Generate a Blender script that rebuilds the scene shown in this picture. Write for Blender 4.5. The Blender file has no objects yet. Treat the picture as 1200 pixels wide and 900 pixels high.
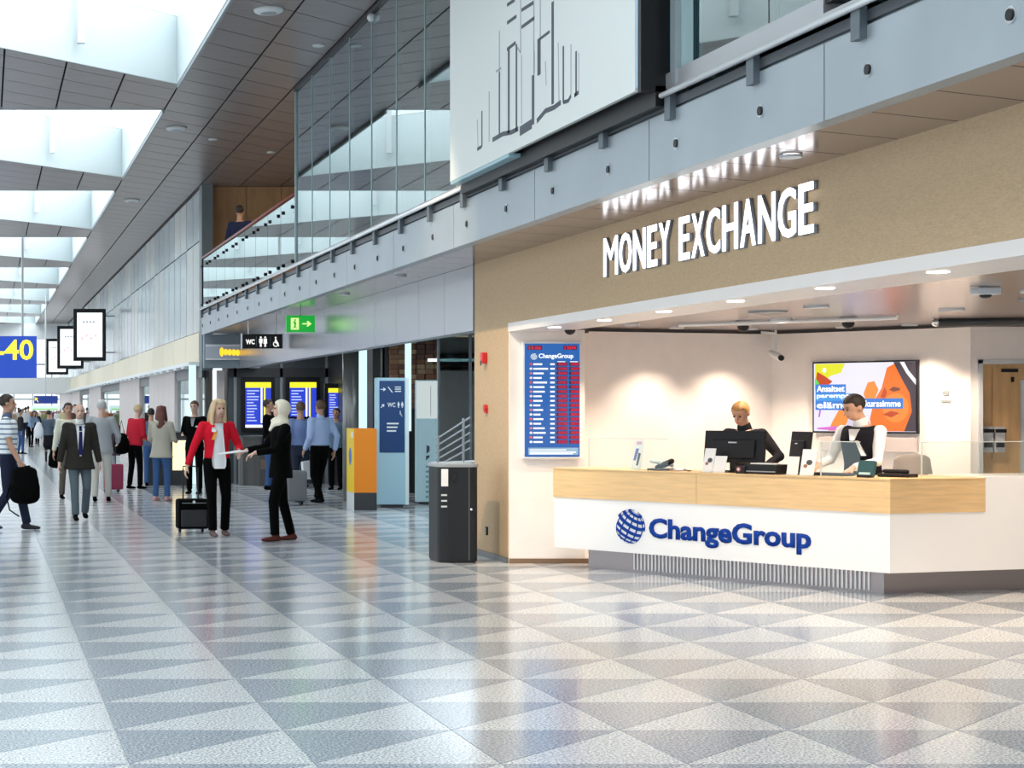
import bpy, bmesh, math, random
from mathutils import Vector, Matrix
random.seed(7)
PI = math.pi
SC = bpy.context.scene
COL = SC.collection
# ------------------------------------------------------------------ camera, sky, exposure, big lights
EYE = 1.6; FPX = 2075.0
cam_d = bpy.data.cameras.new('camera'); cam = bpy.data.objects.new('camera', cam_d); COL.objects.link(cam)
cam.location = (0, 0, EYE); cam.rotation_euler = (PI/2, 0, 0)
cam_d.sensor_width = 36; cam_d.lens = 36*FPX/1200; cam_d.shift_x = .515; cam_d.shift_y = .025
cam_d.clip_start = .1; cam_d.clip_end = 500
SC.camera = cam
SC.view_settings.view_transform = 'Standard'; SC.view_settings.look = 'None'
SC.view_settings.gamma = 1; SC.view_settings.exposure = EXPO = 0.45
w = bpy.data.worlds.new('sky'); SC.world = w; w.use_nodes = True
bgn = w.node_tree.nodes['Background']; bgn.inputs[0].default_value = (.85, .945, 1.0, 1); bgn.inputs[1].default_value = 1.25
SKYLIGHT = 2.9
def lamp(name, kind, loc, power, color=(1,1,1), rot=(0,0,0), size=.1, size_y=None, spot=None, blend=.5):
    d = bpy.data.lights.new(name, kind); o = bpy.data.objects.new(name, d); COL.objects.link(o)
    o.location = loc; o.rotation_euler = rot; d.energy = power; d.color = color
    if kind == 'AREA':
        d.size = size
        if size_y: d.shape = 'RECTANGLE'; d.size_y = size_y
    elif kind == 'SPOT':
        d.spot_size = spot; d.spot_blend = blend; d.shadow_soft_size = size
    else: d.shadow_soft_size = size
    return o
WARM = (1, .80, .62)
# ------------------------------------------------------------------ helpers
def tag(o, label=None, cat=None, group=None, kind=None):
    if label: o['label'] = label
    if cat: o['category'] = cat
    if group: o['group'] = group
    if kind: o['kind'] = kind
    return o
def empty(name, loc=(0,0,0), rz=0, label=None, cat=None, group=None, kind=None):
    o = bpy.data.objects.new(name, None); COL.objects.link(o); o.empty_display_size = .1
    o.location = loc; o.rotation_euler = (0, 0, rz)
    return tag(o, label, cat, group, kind)
MATS = {}
def mat(name, col, rough=.5, metal=0, emit=0, bump=0, bscale=40, var=0, vscale=6, spec=.5, coat=0, alpha=1, stretch=(1,1,1), trans=0):
    if name in MATS: return MATS[name]
    m = bpy.data.materials.new(name); m.use_nodes = True; nt = m.node_tree; b = nt.nodes['Principled BSDF']
    c = (*col, 1)
    b.inputs['Base Color'].default_value = c; b.inputs['Roughness'].default_value = rough
    b.inputs['Metallic'].default_value = metal; b.inputs['Specular IOR Level'].default_value = spec
    b.inputs['Coat Weight'].default_value = coat; b.inputs['Alpha'].default_value = alpha
    b.inputs['Transmission Weight'].default_value = trans
    if emit:
        b.inputs['Base Color'].default_value = (.01,.01,.01,1); b.inputs['Emission Color'].default_value = c; b.inputs['Emission Strength'].default_value = emit
    if var or bump:
        tc = nt.nodes.new('ShaderNodeTexCoord'); mp = nt.nodes.new('ShaderNodeMapping'); mp.inputs['Scale'].default_value = stretch
        nt.links.new(tc.outputs['Object'], mp.inputs[0])
        if var:
            n = nt.nodes.new('ShaderNodeTexNoise'); n.inputs['Scale'].default_value = vscale; n.inputs['Detail'].default_value = 4
            nt.links.new(mp.outputs[0], n.inputs['Vector'])
            r = nt.nodes.new('ShaderNodeMapRange'); r.inputs[1].default_value = .3; r.inputs[2].default_value = .7
            r.inputs[3].default_value = 1-var; r.inputs[4].default_value = 1+var
            nt.links.new(n.outputs['Fac'], r.inputs[0])
            h = nt.nodes.new('ShaderNodeHueSaturation'); h.inputs['Color'].default_value = c
            nt.links.new(r.outputs[0], h.inputs['Value']); nt.links.new(h.outputs[0], b.inputs['Base Color'])
        if bump:
            n2 = nt.nodes.new('ShaderNodeTexNoise'); n2.inputs['Scale'].default_value = bscale
            nt.links.new(mp.outputs[0], n2.inputs['Vector'])
            bp = nt.nodes.new('ShaderNodeBump'); bp.inputs['Strength'].default_value = bump; bp.inputs['Distance'].default_value = .01
            nt.links.new(n2.outputs['Fac'], bp.inputs['Height']); nt.links.new(bp.outputs[0], b.inputs['Normal'])
    MATS[name] = m; return m
def glow(name, col, s):
    return mat(name, col, .4, emit=s)
def glass(name, tint=(.75,.9,.9), refl=.3, rough=.02):
    if name in MATS: return MATS[name]
    m = bpy.data.materials.new(name); m.use_nodes = True; nt = m.node_tree; nt.nodes.clear()
    o = nt.nodes.new('ShaderNodeOutputMaterial'); mx = nt.nodes.new('ShaderNodeMixShader')
    t = nt.nodes.new('ShaderNodeBsdfTransparent'); t.inputs[0].default_value = (*tint, 1)
    g = nt.nodes.new('ShaderNodeBsdfGlossy'); g.inputs['Roughness'].default_value = rough; g.inputs[0].default_value = (.92,1,1,1)
    lw = nt.nodes.new('ShaderNodeLayerWeight'); lw.inputs['Blend'].default_value = .3 if refl > .1 else .06
    mr = nt.nodes.new('ShaderNodeMapRange'); mr.inputs[3].default_value = refl; mr.inputs[4].default_value = 1
    nt.links.new(lw.outputs['Fresnel'], mr.inputs[0]); nt.links.new(mr.outputs[0], mx.inputs[0])
    nt.links.new(t.outputs[0], mx.inputs[1]); nt.links.new(g.outputs[0], mx.inputs[2]); nt.links.new(mx.outputs[0], o.inputs[0])
    MATS[name] = m; return m
class MB:
    def __init__(s): s.v = []; s.f = []
    def add(s, vs, fs, M=None):
        b = len(s.v)
        s.v += [tuple(M @ Vector(p)) if M else tuple(p) for p in vs]
        s.f += [tuple(i+b for i in f) for f in fs]; return s
    def box(s, x0, x1, y0, y1, z0, z1, M=None):
        return s.add([(x0,y0,z0),(x1,y0,z0),(x1,y1,z0),(x0,y1,z0),(x0,y0,z1),(x1,y0,z1),(x1,y1,z1),(x0,y1,z1)],
              [(0,3,2,1),(4,5,6,7),(0,1,5,4),(1,2,6,5),(2,3,7,6),(3,0,4,7)], M)
    def bx(s, cx, cy, cz, sx, sy, sz, M=None):
        return s.box(cx-sx/2, cx+sx/2, cy-sy/2, cy+sy/2, cz-sz/2, cz+sz/2, M)
    def prism(s, pts, z0, z1, M=None):          # pts CCW in xy
        n = len(pts)
        return s.add([(x,y,z0) for x,y in pts]+[(x,y,z1) for x,y in pts],
              [tuple(range(n-1,-1,-1)), tuple(range(n,2*n))]+[(i,(i+1)%n,(i+1)%n+n,i+n) for i in range(n)], M)
    def cyl(s, p0, p1, r, r1=None, n=12, caps=True):
        p0 = Vector(p0); p1 = Vector(p1); r1 = r if r1 is None else r1
        t = (p1-p0).normalized(); a = t.cross(Vector((0,0,1)) if abs(t.z) < .9 else Vector((1,0,0))).normalized(); b = t.cross(a)
        vs = [p0+(a*math.cos(2*PI*i/n)+b*math.sin(2*PI*i/n))*r for i in range(n)]+[p1+(a*math.cos(2*PI*i/n)+b*math.sin(2*PI*i/n))*r1 for i in range(n)]
        fs = [(i,(i+1)%n,(i+1)%n+n,i+n) for i in range(n)]
        if caps: fs += [tuple(range(n-1,-1,-1)), tuple(range(n,2*n))]
        return s.add(vs, fs)
    def limb(s, pts, rad, M=None, n=12, up=(1,0,0), f0=False, f1=False):
        pts = [Vector(p) for p in pts]; rad = [r if isinstance(r, tuple) else (r, r) for r in rad]
        m = len(pts); tg = []
        for i in range(m):
            t = pts[min(i+1,m-1)]-pts[max(i-1,0)]; tg.append(t.normalized() if t.length > 1e-6 else Vector((0,0,1)))
        rings = []
        def ring(c, t, ra, rb):
            a = Vector(up)-t*t.dot(Vector(up))
            if a.length < .15: a = Vector((0,1,0))-t*t.y
            a.normalize(); b = t.cross(a)
            return [c+a*math.cos(2*PI*i/n)*ra+b*math.sin(2*PI*i/n)*rb for i in range(n)]
        for q in (80, 50, 25) if not f0 else ():
            q = math.radians(q); mr = min(rad[0]); rings.append(ring(pts[0]-tg[0]*mr*math.sin(q), tg[0], rad[0][0]*math.cos(q), rad[0][1]*math.cos(q)))
        for i in range(m): rings.append(ring(pts[i], tg[i], *rad[i]))
        for q in (25, 50, 80) if not f1 else ():
            q = math.radians(q); mr = min(rad[-1]); rings.append(ring(pts[-1]+tg[-1]*mr*math.sin(q), tg[-1], rad[-1][0]*math.cos(q), rad[-1][1]*math.cos(q)))
        vs = [p for r in rings for p in r]; k = len(rings)
        fs = [(j*n+i, j*n+(i+1)%n, (j+1)*n+(i+1)%n, (j+1)*n+i) for j in range(k-1) for i in range(n)]
        fs += [tuple(range(n-1,-1,-1)), tuple(range((k-1)*n, k*n))]
        return s.add(vs, fs, M)
    def ball(s, c, r, M=None, n=14, m=9, fn=None):
        r = (r,r,r) if not isinstance(r, (tuple,list)) else r
        vs = [(c[0],c[1],c[2]-r[2])]
        for j in range(1, m):
            a = -PI/2+PI*j/m
            vs += [(c[0]+r[0]*math.cos(a)*math.cos(2*PI*i/n), c[1]+r[1]*math.cos(a)*math.sin(2*PI*i/n), c[2]+r[2]*math.sin(a)) for i in range(n)]
        vs.append((c[0],c[1],c[2]+r[2]))
        if fn: vs = [fn(*p) for p in vs]
        fs = [(0, 1+(i+1)%n, 1+i) for i in range(n)]
        for j in range(m-2):
            fs += [(1+j*n+i, 1+j*n+(i+1)%n, 1+(j+1)*n+(i+1)%n, 1+(j+1)*n+i) for i in range(n)]
        L = len(vs)-1; fs += [(L, L-n+i, L-n+(i+1)%n) for i in range(n)]
        return s.add(vs, fs, M)
    def lathe(s, prof, c=(0,0), n=20):
        k = len(prof); vs = [(c[0]+r*math.cos(2*PI*i/n), c[1]+r*math.sin(2*PI*i/n), z) for r, z in prof for i in range(n)]
        fs = [(j*n+i, j*n+(i+1)%n, (j+1)*n+(i+1)%n, (j+1)*n+i) for j in range(k-1) for i in range(n)]
        fs += [tuple(range(n-1,-1,-1)), tuple(range((k-1)*n, k*n))]
        return s.add(vs, fs)
    def mesh(s, name):
        me = bpy.data.meshes.new(name); me.from_pydata(s.v, [], s.f); me.update(); return me
    def build(s, name, m, parent=None, smooth=False, loc=None, bevel=0, remesh=0, smit=4, **kw):
        me = s.mesh(name)
        if m: me.materials.append(m)
        if smooth:
            for p in me.polygons: p.use_smooth = True
        o = bpy.data.objects.new(name, me); COL.objects.link(o)
        if loc: o.location = loc
        if parent: o.parent = parent
        if remesh:
            r = o.modifiers.new('remesh', 'REMESH'); r.mode = 'VOXEL'; r.voxel_size = remesh; r.use_smooth_shade = True
            if smit: q = o.modifiers.new('smooth', 'SMOOTH'); q.iterations = smit; q.factor = .5
        if bevel:
            q = o.modifiers.new('bevel', 'BEVEL'); q.width = bevel; q.segments = 2; q.limit_method = 'ANGLE'
        return tag(o, **kw)
def Pbox(name, m, b, parent=None, **kw): return MB().box(*b).build(name, m, parent, **kw)
def text(body, m, parent, w_=None, h_=None, M=None, bold=0, extrude=.002, name='lettering', align='L', **kw):
    cu = bpy.data.curves.new('t', 'FONT'); cu.body = body; cu.offset = bold; cu.resolution_u = 3
    o = bpy.data.objects.new('t', cu); me = bpy.data.meshes.new_from_object(o)
    bpy.data.objects.remove(o); bpy.data.curves.remove(cu)
    xs = [v.co.x for v in me.vertices]; ys = [v.co.y for v in me.vertices]
    x0, x1, y0, y1 = min(xs), max(xs), min(ys), max(ys)
    sx = w_/(x1-x0) if w_ else h_/(y1-y0); sy = h_/(y1-y0) if h_ else sx
    bm = bmesh.new(); bm.from_mesh(me)
    if extrude:
        g = bmesh.ops.extrude_face_region(bm, geom=bm.faces[:])
        bmesh.ops.translate(bm, verts=[v for v in g['geom'] if isinstance(v, bmesh.types.BMVert)], vec=(0,0,1))
    for v in bm.verts:
        v.co = Vector(((v.co.x-x0)*sx, (v.co.y-y0)*sy, v.co.z*extrude))
        if align == 'C': v.co.x -= (x1-x0)*sx/2
        if align == 'R': v.co.x -= (x1-x0)*sx
    bm.to_mesh(me); bm.free(); me.name = name
    if M: me.transform(M)
    me.materials.clear(); me.materials.append(m)
    o = bpy.data.objects.new(name, me); COL.objects.link(o)
    if parent: o.parent = parent
    return tag(o, **kw)
def face(origin, right, up=(0,0,1)):            # frame: local x = right, local y = up, local z = out of the board
    r = Vector(right).normalized(); u = Vector(up).normalized(); n = r.cross(u)
    return Matrix.Translation(origin) @ Matrix((r, u, n)).transposed().to_4x4()
def polys(lst, parent, M, z0=.002, dz=.0006):    # flat printed shapes on a board: (name, points, material)
    for i, (nm, pts, m) in enumerate(lst):
        a = sum(pts[k][0]*pts[(k+1)%len(pts)][1]-pts[(k+1)%len(pts)][0]*pts[k][1] for k in range(len(pts)))
        if a < 0: pts = pts[::-1]
        MB().prism(pts, 0, z0+i*dz, M).build(nm, m, parent)
def rect(x0, y0, x1, y1): return [(x0,y0),(x1,y0),(x1,y1),(x0,y1)]
def ell(cx, cy, rx, ry, n=20, a0=0): return [(cx+rx*math.cos(a0+2*PI*i/n), cy+ry*math.sin(a0+2*PI*i/n)) for i in range(n)]
def gp(x, yfoot):                                # floor point seen where the photo shows a foot
    s = (yfoot-480)/EYE; return ((x+18)/s, FPX/s)
def join_polys(cells, z0, z1):
    mb = MB()
    for c in cells: mb.prism(c, z0, z1)
    return mb
# ------------------------------------------------------------------ materials
def terrazzo(name, c1, c2, c3):
    m = bpy.data.materials.new(name); m.use_nodes = True; nt = m.node_tree; b = nt.nodes['Principled BSDF']
    g = nt.nodes.new('ShaderNodeNewGeometry'); n = nt.nodes.new('ShaderNodeTexNoise'); n.inputs['Scale'].default_value = 75; n.inputs['Detail'].default_value = 2
    r = nt.nodes.new('ShaderNodeValToRGB'); nt.links.new(g.outputs['Position'], n.inputs['Vector']); nt.links.new(n.outputs['Fac'], r.inputs[0])
    e = r.color_ramp.elements; e[0].position = .38; e[0].color = (*c1, 1); e[1].position = .62; e[1].color = (*c3, 1)
    k = e.new(.5); k.color = (*c2, 1)
    nt.links.new(r.outputs[0], b.inputs['Base Color']); b.inputs['Roughness'].default_value = .15
    b.inputs['Specular IOR Level'].default_value = .33
    MATS[name] = m; return m
M_TL = terrazzo('terrazzo_light', (.30,.34,.36), (.64,.67,.68), (.95,.96,.97))
M_TD = terrazzo('terrazzo_dark', (.17,.215,.26), (.35,.40,.45), (.56,.61,.66))
M_GROUT = mat('grout', (.42,.44,.45), .5)
M_CEIL = mat('ceiling_metal', (.25,.215,.21), .3, .35, var=.12, vscale=1.2, bump=.25, bscale=3, stretch=(1,14,1))
M_VOID = mat('ceiling_void', (.02,.02,.025), .9)
M_WHITE = mat('white_paint', (.82,.84,.85), .5)
M_COFFER = mat('coffer_panel', (.66,.73,.75), .45)
M_GLZ = glow('skylight_glazing', (.91,.975,1.0), SKYLIGHT)
M_BEIGE = mat('beige_cloth', (.55,.39,.235), .75, var=.09, vscale=30, bump=.35, bscale=60, stretch=(1,1,3))
M_STEEL = mat('fascia_metal', (.35,.395,.43), .34, .55, var=.06, vscale=1.5)
M_SOFF = mat('soffit_metal', (.40,.32,.32), .16, .75)
M_DARK = mat('dark_frame', (.006,.006,.008), .4, spec=.3)
M_CREAM = mat('cream_panel', (.80,.72,.56), .5)
M_KWALL = mat('kiosk_wall', (.90,.85,.82), .6, var=.02)
M_KCEIL = mat('kiosk_ceiling_metal', (.36,.31,.30), .22, .6)
M_WOOD = mat('counter_wood', (.76,.52,.26), .4, var=.10, vscale=3, stretch=(1,1,14))
M_LAM = mat('counter_white', (.90,.89,.88), .3)
M_KICK = mat('brushed_steel', (.34,.30,.30), .3, .8)
M_RIB = mat('kick_rib', (.75,.72,.72), .3, .6)
M_BLUE = mat('logo_blue', (.004,.045,.30), .6, spec=.15)
M_BLK = mat('black_plastic', (.010,.010,.012), .45, spec=.3)
M_GREY = mat('mid_grey', (.30,.33,.35), .5)
M_LGREY = mat('light_grey', (.62,.65,.67), .45)
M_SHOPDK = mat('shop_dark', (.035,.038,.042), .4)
M_RED = mat('red_plastic', (.60,.02,.02), .4)
M_CHROME = mat('chrome', (.75,.77,.78), .15, 1)
M_RAIL = mat('red_wood_rail', (.22,.05,.035), .35)
M_OWOOD = mat('orange_wood', (.42,.24,.12), .5, var=.12, vscale=2, stretch=(4,4,1))
G_RAIL = glass('railing_glass', (.55,.66,.66), .45)
G_BOX = glass('box_glass', (.36,.44,.45), .38)
G_WIN = glass('window_glass', (.42,.66,.72), .2)
G_CLR = glass('counter_glass', (.93,.96,.95), .04)
# ================================================================== FLOOR
flo = Pbox('floor', M_GROUT, (-9, 13, -6, 116, -.25, -.004), kind='structure')
TW = .84; GX = .651; GY = 8.0; g_ = .0025
def tile_pts(dark, x=0, y=0):
    a = g_
    return [(x+a, y+TW-a), (x+a, y+2.4*a), (x+TW-2.4*a, y+TW-a)] if dark else [(x+2.4*a, y+a), (x+TW-a, y+a), (x+TW-a, y+TW-2.4*a)]
def tile_mesh(dark):
    mb = MB(); mb.prism(tile_pts(dark), -.012, 0); me = mb.mesh('floor_tile'); me.materials.append(M_TD if dark else M_TL); return me
T_ME = {True: tile_mesh(True), False: tile_mesh(False)}
cells = []
for j in range(-17, 128):
    for i in range(-12, 15):
        x, y = GX+i*TW, GY+j*TW
        if x < -8.9 or x > 12.1 or y > 114 or y < -5.5: continue
        px = -18+FPX*(x+TW/2)/max(y, 1); vis = y+TW > 7.9 and -60 < px < 1260
        if y+TW > 7.9 and y < 38 and x > 5.6 and px > 640 and y > 17: vis = False
        for dk in (True, False): cells.append((0 if vis else 1, y, x, dk))
cells.sort(key=lambda c: (c[0], c[1], c[2]))
for c in cells[:300]:
    o = bpy.data.objects.new('floor_tile', T_ME[c[3]]); COL.objects.link(o); o.location = (c[2], c[1], 0); o.parent = flo
for dk in (True, False):
    mb = MB()
    for c in cells[300:]:
        if c[3] == dk: mb.prism(tile_pts(dk, c[2], c[1]), -.012, 0)
    mb.build('floor_tile', M_TD if dk else M_TL, flo, kind='stuff')
# ================================================================== HALL CEILING with triangular skylights
CZ = 6.46; CX = 2.91; PW = .88; PP = 10.6/12; S = 8.4; Y0 = 18.1; PER = 10.6
def clip(poly, f):
    out = []
    for i in range(len(poly)):
        a, b = poly[i], poly[(i+1) % len(poly)]; fa, fb = f(a), f(b)
        if fa >= 0: out.append(a)
        if (fa >= 0) != (fb >= 0):
            t = fa/(fa-fb); out.append((a[0]+(b[0]-a[0])*t, a[1]+(b[1]-a[1])*t))
    return out
def area(p): return abs(sum(p[k][0]*p[(k+1)%len(p)][1]-p[(k+1)%len(p)][0]*p[k][1] for k in range(len(p))))/2
def cell(ix, j, x0=None, x1=None):
    a = CX+ix*PW if x0 is None else x0; b = CX+(ix+1)*PW if x1 is None else x1
    gx, gy = .014, .010; a += gx; b -= gx
    return [(a, Y0+j*PP+(a-CX)+gy), (b, Y0+j*PP+(b-CX)+gy), (b, Y0+(j+1)*PP+(b-CX)-gy), (a, Y0+(j+1)*PP+(a-CX)-gy)]
cei = MB()
cei.box(CX, 13, 4.5, 115, CZ+.05, CZ+.3); cei.box(-9, CX-S, 4.5, 115, CZ+.05, CZ+.3)
pan = []
ks = range(-1, 9)
for k in ks:
    Yn = Y0+k*PER; xa = CX-S
    cei.prism([(xa, Yn), (CX, Yn+S), (CX, Yn+PER), (xa, Yn+PER)], CZ+.05, CZ+.3)
    for ix in range(-14, 0):
        for j in range(-30, 140):
            c = cell(ix, j)
            if c[0][1] > Yn+PER+.1 or c[2][1] < Yn-.5: continue
            p = clip(c, lambda q: Yn+PER-.02-q[1])
            p = clip(p, lambda q: (q[1]-(q[0]-CX))-(Yn+S)-.02) if p else p
            if p: p = clip(p, lambda q: q[1]-Yn)
            if p and len(p) > 2 and area(p) > .02: pan.append(p)
    # part of the grid left of the skylight apex, cut off by the previous rule
for ix in range(0, 8):
    for j in range(-26, 112):
        c = cell(ix, j)
        if c[0][1] < 4.6 or c[2][1] > 114.5: continue
        pan.append(c)
ceil_o = cei.build('ceiling', M_VOID, kind='structure')
def pvis(p):
    x = sum(q[0] for q in p)/len(p); y = sum(q[1] for q in p)/len(p)
    px = -18+FPX*x/y; py = 480-FPX*(CZ-EYE)/y
    return (0 if (-60 < px < 560 and -30 < py and not (px > 345 and x > 4.8) and x < 7.5) else 1, y)
pan.sort(key=pvis)
for p in pan[:290]: MB().prism(p, CZ, CZ+.02).build('ceiling_panel', M_CEIL, ceil_o)
join_polys(pan[290:], CZ, CZ+.02).build('ceiling_panel', M_CEIL, ceil_o, kind='stuff')
for k in ks:
    Yn = Y0+k*PER; win = empty('window_%d' % (k+4), (CX, Yn, CZ), kind='structure')
    A, B, C = Vector((0,0,0)), Vector((0,S,0)), Vector((-S,0,0)); e = .7
    A2, B2, C2 = Vector((e*.6,-.2,0)), Vector((e*.6,S+e*1.2,0)), Vector((-S-1.0,-.2,0)); up = Vector((0,0,1.0)); u2 = Vector((0,0,2.3))
    def strip(a, b, c, d, nm, m):
        n = (b-a).cross(d-a).normalized()*.04
        MB().add([a,b,c,d,a-n,b-n,c-n,d-n], [(0,1,2,3),(7,6,5,4),(0,4,5,1),(1,5,6,2),(2,6,7,3),(3,7,4,0)]).build(nm, m, win)
    for a, b, a2, b2 in ((A,B,A2,B2),(B,C,B2,C2),(C,A,C2,A2)):
        strip(a-Vector((0,0,.0)), b, b+up, a+up, 'coffer_panel', M_COFFER)
        strip(a+up, b+up, b2+u2, a2+u2, 'coffer_splay', M_WHITE)
    MB().prism([tuple(A2[:2]), tuple(B2[:2]), tuple(C2[:2])], 2.3, 2.34).build('glazing', M_GLZ, win)
    for q in range(1, 5):       # hangers on the sloping side
        t = q/5; p = B.lerp(C, t)
        MB().box(-.05, .05, -.05, .05, .25, 2.2, Matrix.Translation(p+Vector((.12,-.12,0)))).build('mullion', M_LGREY, win)
    MB().box(-.03, 0, .0, S, -.06, .02).build('edge_trim', M_GREY, win)
# ceiling fittings
def downlight(x, y, z, label, group, lit=True, r=.07, color=(1,.95,.88)):
    t = empty('downlight', (x, y, z), 0, label, 'ceiling light', group)
    MB().lathe([(r*1.35,-.018),(r*1.35,0),(r,.0),(r,-.012)], n=18).build('trim_ring', M_LGREY, t)
    MB().lathe([(r*.2,-.008),(r,-.008),(r,-.002),(r*.2,-.002)], n=18).build('lens', glow('lamp_on', color, 9) if lit else M_LGREY, t)
    return t
for x, y in ((3.45,21.5),(3.3,30.5),(3.4,41.0)):
    t = empty('ceiling_speaker', (x, y, CZ), 0, None, 'speaker', 'round speakers in the dark hall ceiling')
    t['label'] = {21.5:'domed round speaker in the dark ceiling strip, nearest one', 30.5:'round speaker in the dark ceiling strip beside the second skylight', 41.0:'small round speaker far along the dark ceiling strip'}[y]
    MB().lathe([(.13,-.05),(.17,-.03),(.19,0),(.01,0)], n=20).build('cover', M_LGREY, t, smooth=True)
    MB().lathe([(.08,-.055),(.11,-.048),(.05,-.046)], n=16).build('grille', M_GREY, t)
for x, y, lb in ((4.45,23.6,'lit round lamp in the dark ceiling above the top of the glass box edge'),(4.1,31.8,'small lit lamp in the dark ceiling strip left of the wood panelled landing'),(5.6,30.1,'lit slot lamp in ceiling above the landing, nearer one'),(5.4,33.4,'lit slot lamp in ceiling above the landing, farther one'),(6.6,21.4,'lit lamp in the ceiling inside the glass box')):
    downlight(x, y, CZ, lb, 'lamps in the upper ceiling', True, .06)
# ================================================================== FAR PART OF THE RIGHT SIDE: cladding above shops
WX = 4.7; WY0 = 38.6
wr = Pbox('wall_right', M_GREY, (WX+.08, WX+.3, WY0, 112, 3.29, CZ+.05), kind='structure')
G_CLAD = mat('clad_panel', (.42,.48,.51), .22, .25, var=.08, vscale=.35)
G_CLAD2 = mat('clad_panel_warm', (.52,.54,.53), .3, .1, var=.08, vscale=.35)
for i in range(28):
    y0 = WY0+.05+i*2.6
    for z0, z1 in ((3.31, 5.27), (5.30, CZ-.05)):
        m = G_CLAD if (i*7+int(z0)) % 3 else G_CLAD2
        MB().box(WX, WX+.07, y0+.03, y0+1.27, z0, z1).build('wall_panel', m, wr); MB().box(WX, WX+.07, y0+1.33, y0+2.57, z0, z1).build('wall_panel', m, wr)
cb = Pbox('trim_1', M_CREAM, (WX-.02, WX+.25, WY0, 112, 2.64, 3.29), kind='structure')
for i in range(28): MB().box(WX-.03, WX+.0, WY0+i*2.6, WY0+i*2.6+2.56, 2.68, 3.27).build('cream_panel', M_CREAM, cb)
Pbox('trim_2', M_WHITE, (WX-.25, WX+.1, WY0, 112, 2.56, 2.64), kind='structure')
for i in range(45): MB().box(WX-.30, WX-.2, WY0+.5+i*1.6, WY0+1.1+i*1.6, 2.50, 2.56).build('canopy_bracket', M_LGREY, cb)
Pbox('trim_3', mat('cut_edge_metal', (.16,.19,.21), .4, .3), (WX-.02, WX+.22, WY0-.45, WY0, 2.45, CZ), kind='structure')
# ground floor of that side: piers and dark shop openings
ws = empty('wall_shops', (0,0,0), kind='structure')
M_PIER = mat('pinkish_pier', (.66,.58,.56), .5)
segs = [(38.7,39.6,'dark'),(39.6,40.4,'pier'),(40.4,44.0,'glass'),(44.0,50.8,'pier'),(50.8,54.0,'dark'),(54.0,62.0,'pier'),(62.0,72.0,'dark'),(72.0,80.0,'pier'),(80.0,88.0,'dark'),(88.0,112,'pier')]
for a, b, k in segs:
    if k == 'pier':
        n = max(1, int((b-a)/1.3))
        for q in range(n): MB().box(WX+.02, WX+.4, a+(b-a)*q/n+.02, a+(b-a)*(q+1)/n-.02, 0, 2.64).build('pier_panel', M_PIER, ws)
    else:
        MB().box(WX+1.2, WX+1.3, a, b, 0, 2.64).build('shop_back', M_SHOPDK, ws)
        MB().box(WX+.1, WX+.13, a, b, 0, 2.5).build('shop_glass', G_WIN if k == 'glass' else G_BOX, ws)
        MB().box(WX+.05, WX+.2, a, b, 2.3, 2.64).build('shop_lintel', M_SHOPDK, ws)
Pbox('trim_4', glow('lit_column_cyan', (.62,.88,.92), .9), (4.42, 4.56, 38.2, 38.34, 0, 2.56), kind='structure')
Pbox('trim_5', M_PIER, (5.05, 5.2, 38.4, 38.6, 0, 2.45), kind='structure')
# far end: white cross beams and bridge
Pbox('trim_6', M_WHITE, (-9, WX, 96, 97.5, 2.45, 3.35), kind='structure')
Pbox('trim_7', M_WHITE, (-9, WX, 100, 101, 5.6, CZ), kind='structure')
we = empty('wall_far', (0,0,0), kind='structure')
for i in range(12): MB().box(-9+i*1.2, -8.9+i*1.2, 112, 112.15, 0, CZ).build('mullion', M_LGREY, we)
for z in (2.2, 4.4): MB().box(-9, WX, 112.02, 112.12, z, z+.12).build('transom', M_LGREY, we)
for x in (-7.6, -3.5): MB().lathe([(.3,0),(.3,CZ)], c=(x, 60), n=20).build('trim_8', M_LGREY, smooth=True, kind='structure')
# ================================================================== UPPER FLOOR SLAB, FASCIA, SOFFIT
US = 3.74
Pbox('floor_upper', M_LGREY, (WX+.1, 13, 5, 38.7, 3.30, US), kind='structure')
fa = Pbox('trim_9', M_STEEL, (WX+.01, WX+.1, 5, 38.15, 3.21, 3.66), kind='structure')
ys = 5.0
for i in range(13):
    a = 4.67+i*2.6; b = min(a+2.6, 38.15)
    MB().box(WX-.02, WX+.01, a+.006, b-.006, 3.21, 3.64).build('fascia_panel', M_STEEL, fa)
for k in range(-2, 24):
    y = 8.07+1.3*k
    MB().cyl((WX-.035, y, 3.40), (WX-.02, y, 3.40), .028, n=14).build('fascia_bolt', M_DARK, fa)
    MB().cyl((WX-.028, y, 3.40), (WX-.019, y, 3.40), .042, n=14).build('bolt_collar', M_CHROME, fa)
    MB().box(WX-.06, WX-.02, y+.02, y+.12, 3.57, 3.74).build('rail_bracket', mat('bracket_metal', (.11,.135,.155), .4, .4), fa)
MB().box(WX-.02, WX+.1, 5, 38.15, 3.66, 3.72).build('channel', mat('channel_dark', (.05,.06,.07), .4, .3), fa)
for ya, yb in ((5, 12.1), (17.2, 38.15)): MB().cyl((WX-.075, ya, 3.745), (WX-.075, yb, 3.745), .02, n=10).build('bright_pipe', mat('pipe_white_metal', (.78,.8,.82), .25, .2), fa, smooth=True)
for ya, yb in ((5, 12.1), (17.15, 38.15)): MB().box(WX-.04, WX+.0, ya, yb, 3.765, 3.80).build('ledge', mat('ledge_metal', (.42,.42,.44), .3, .6), fa)
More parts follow.
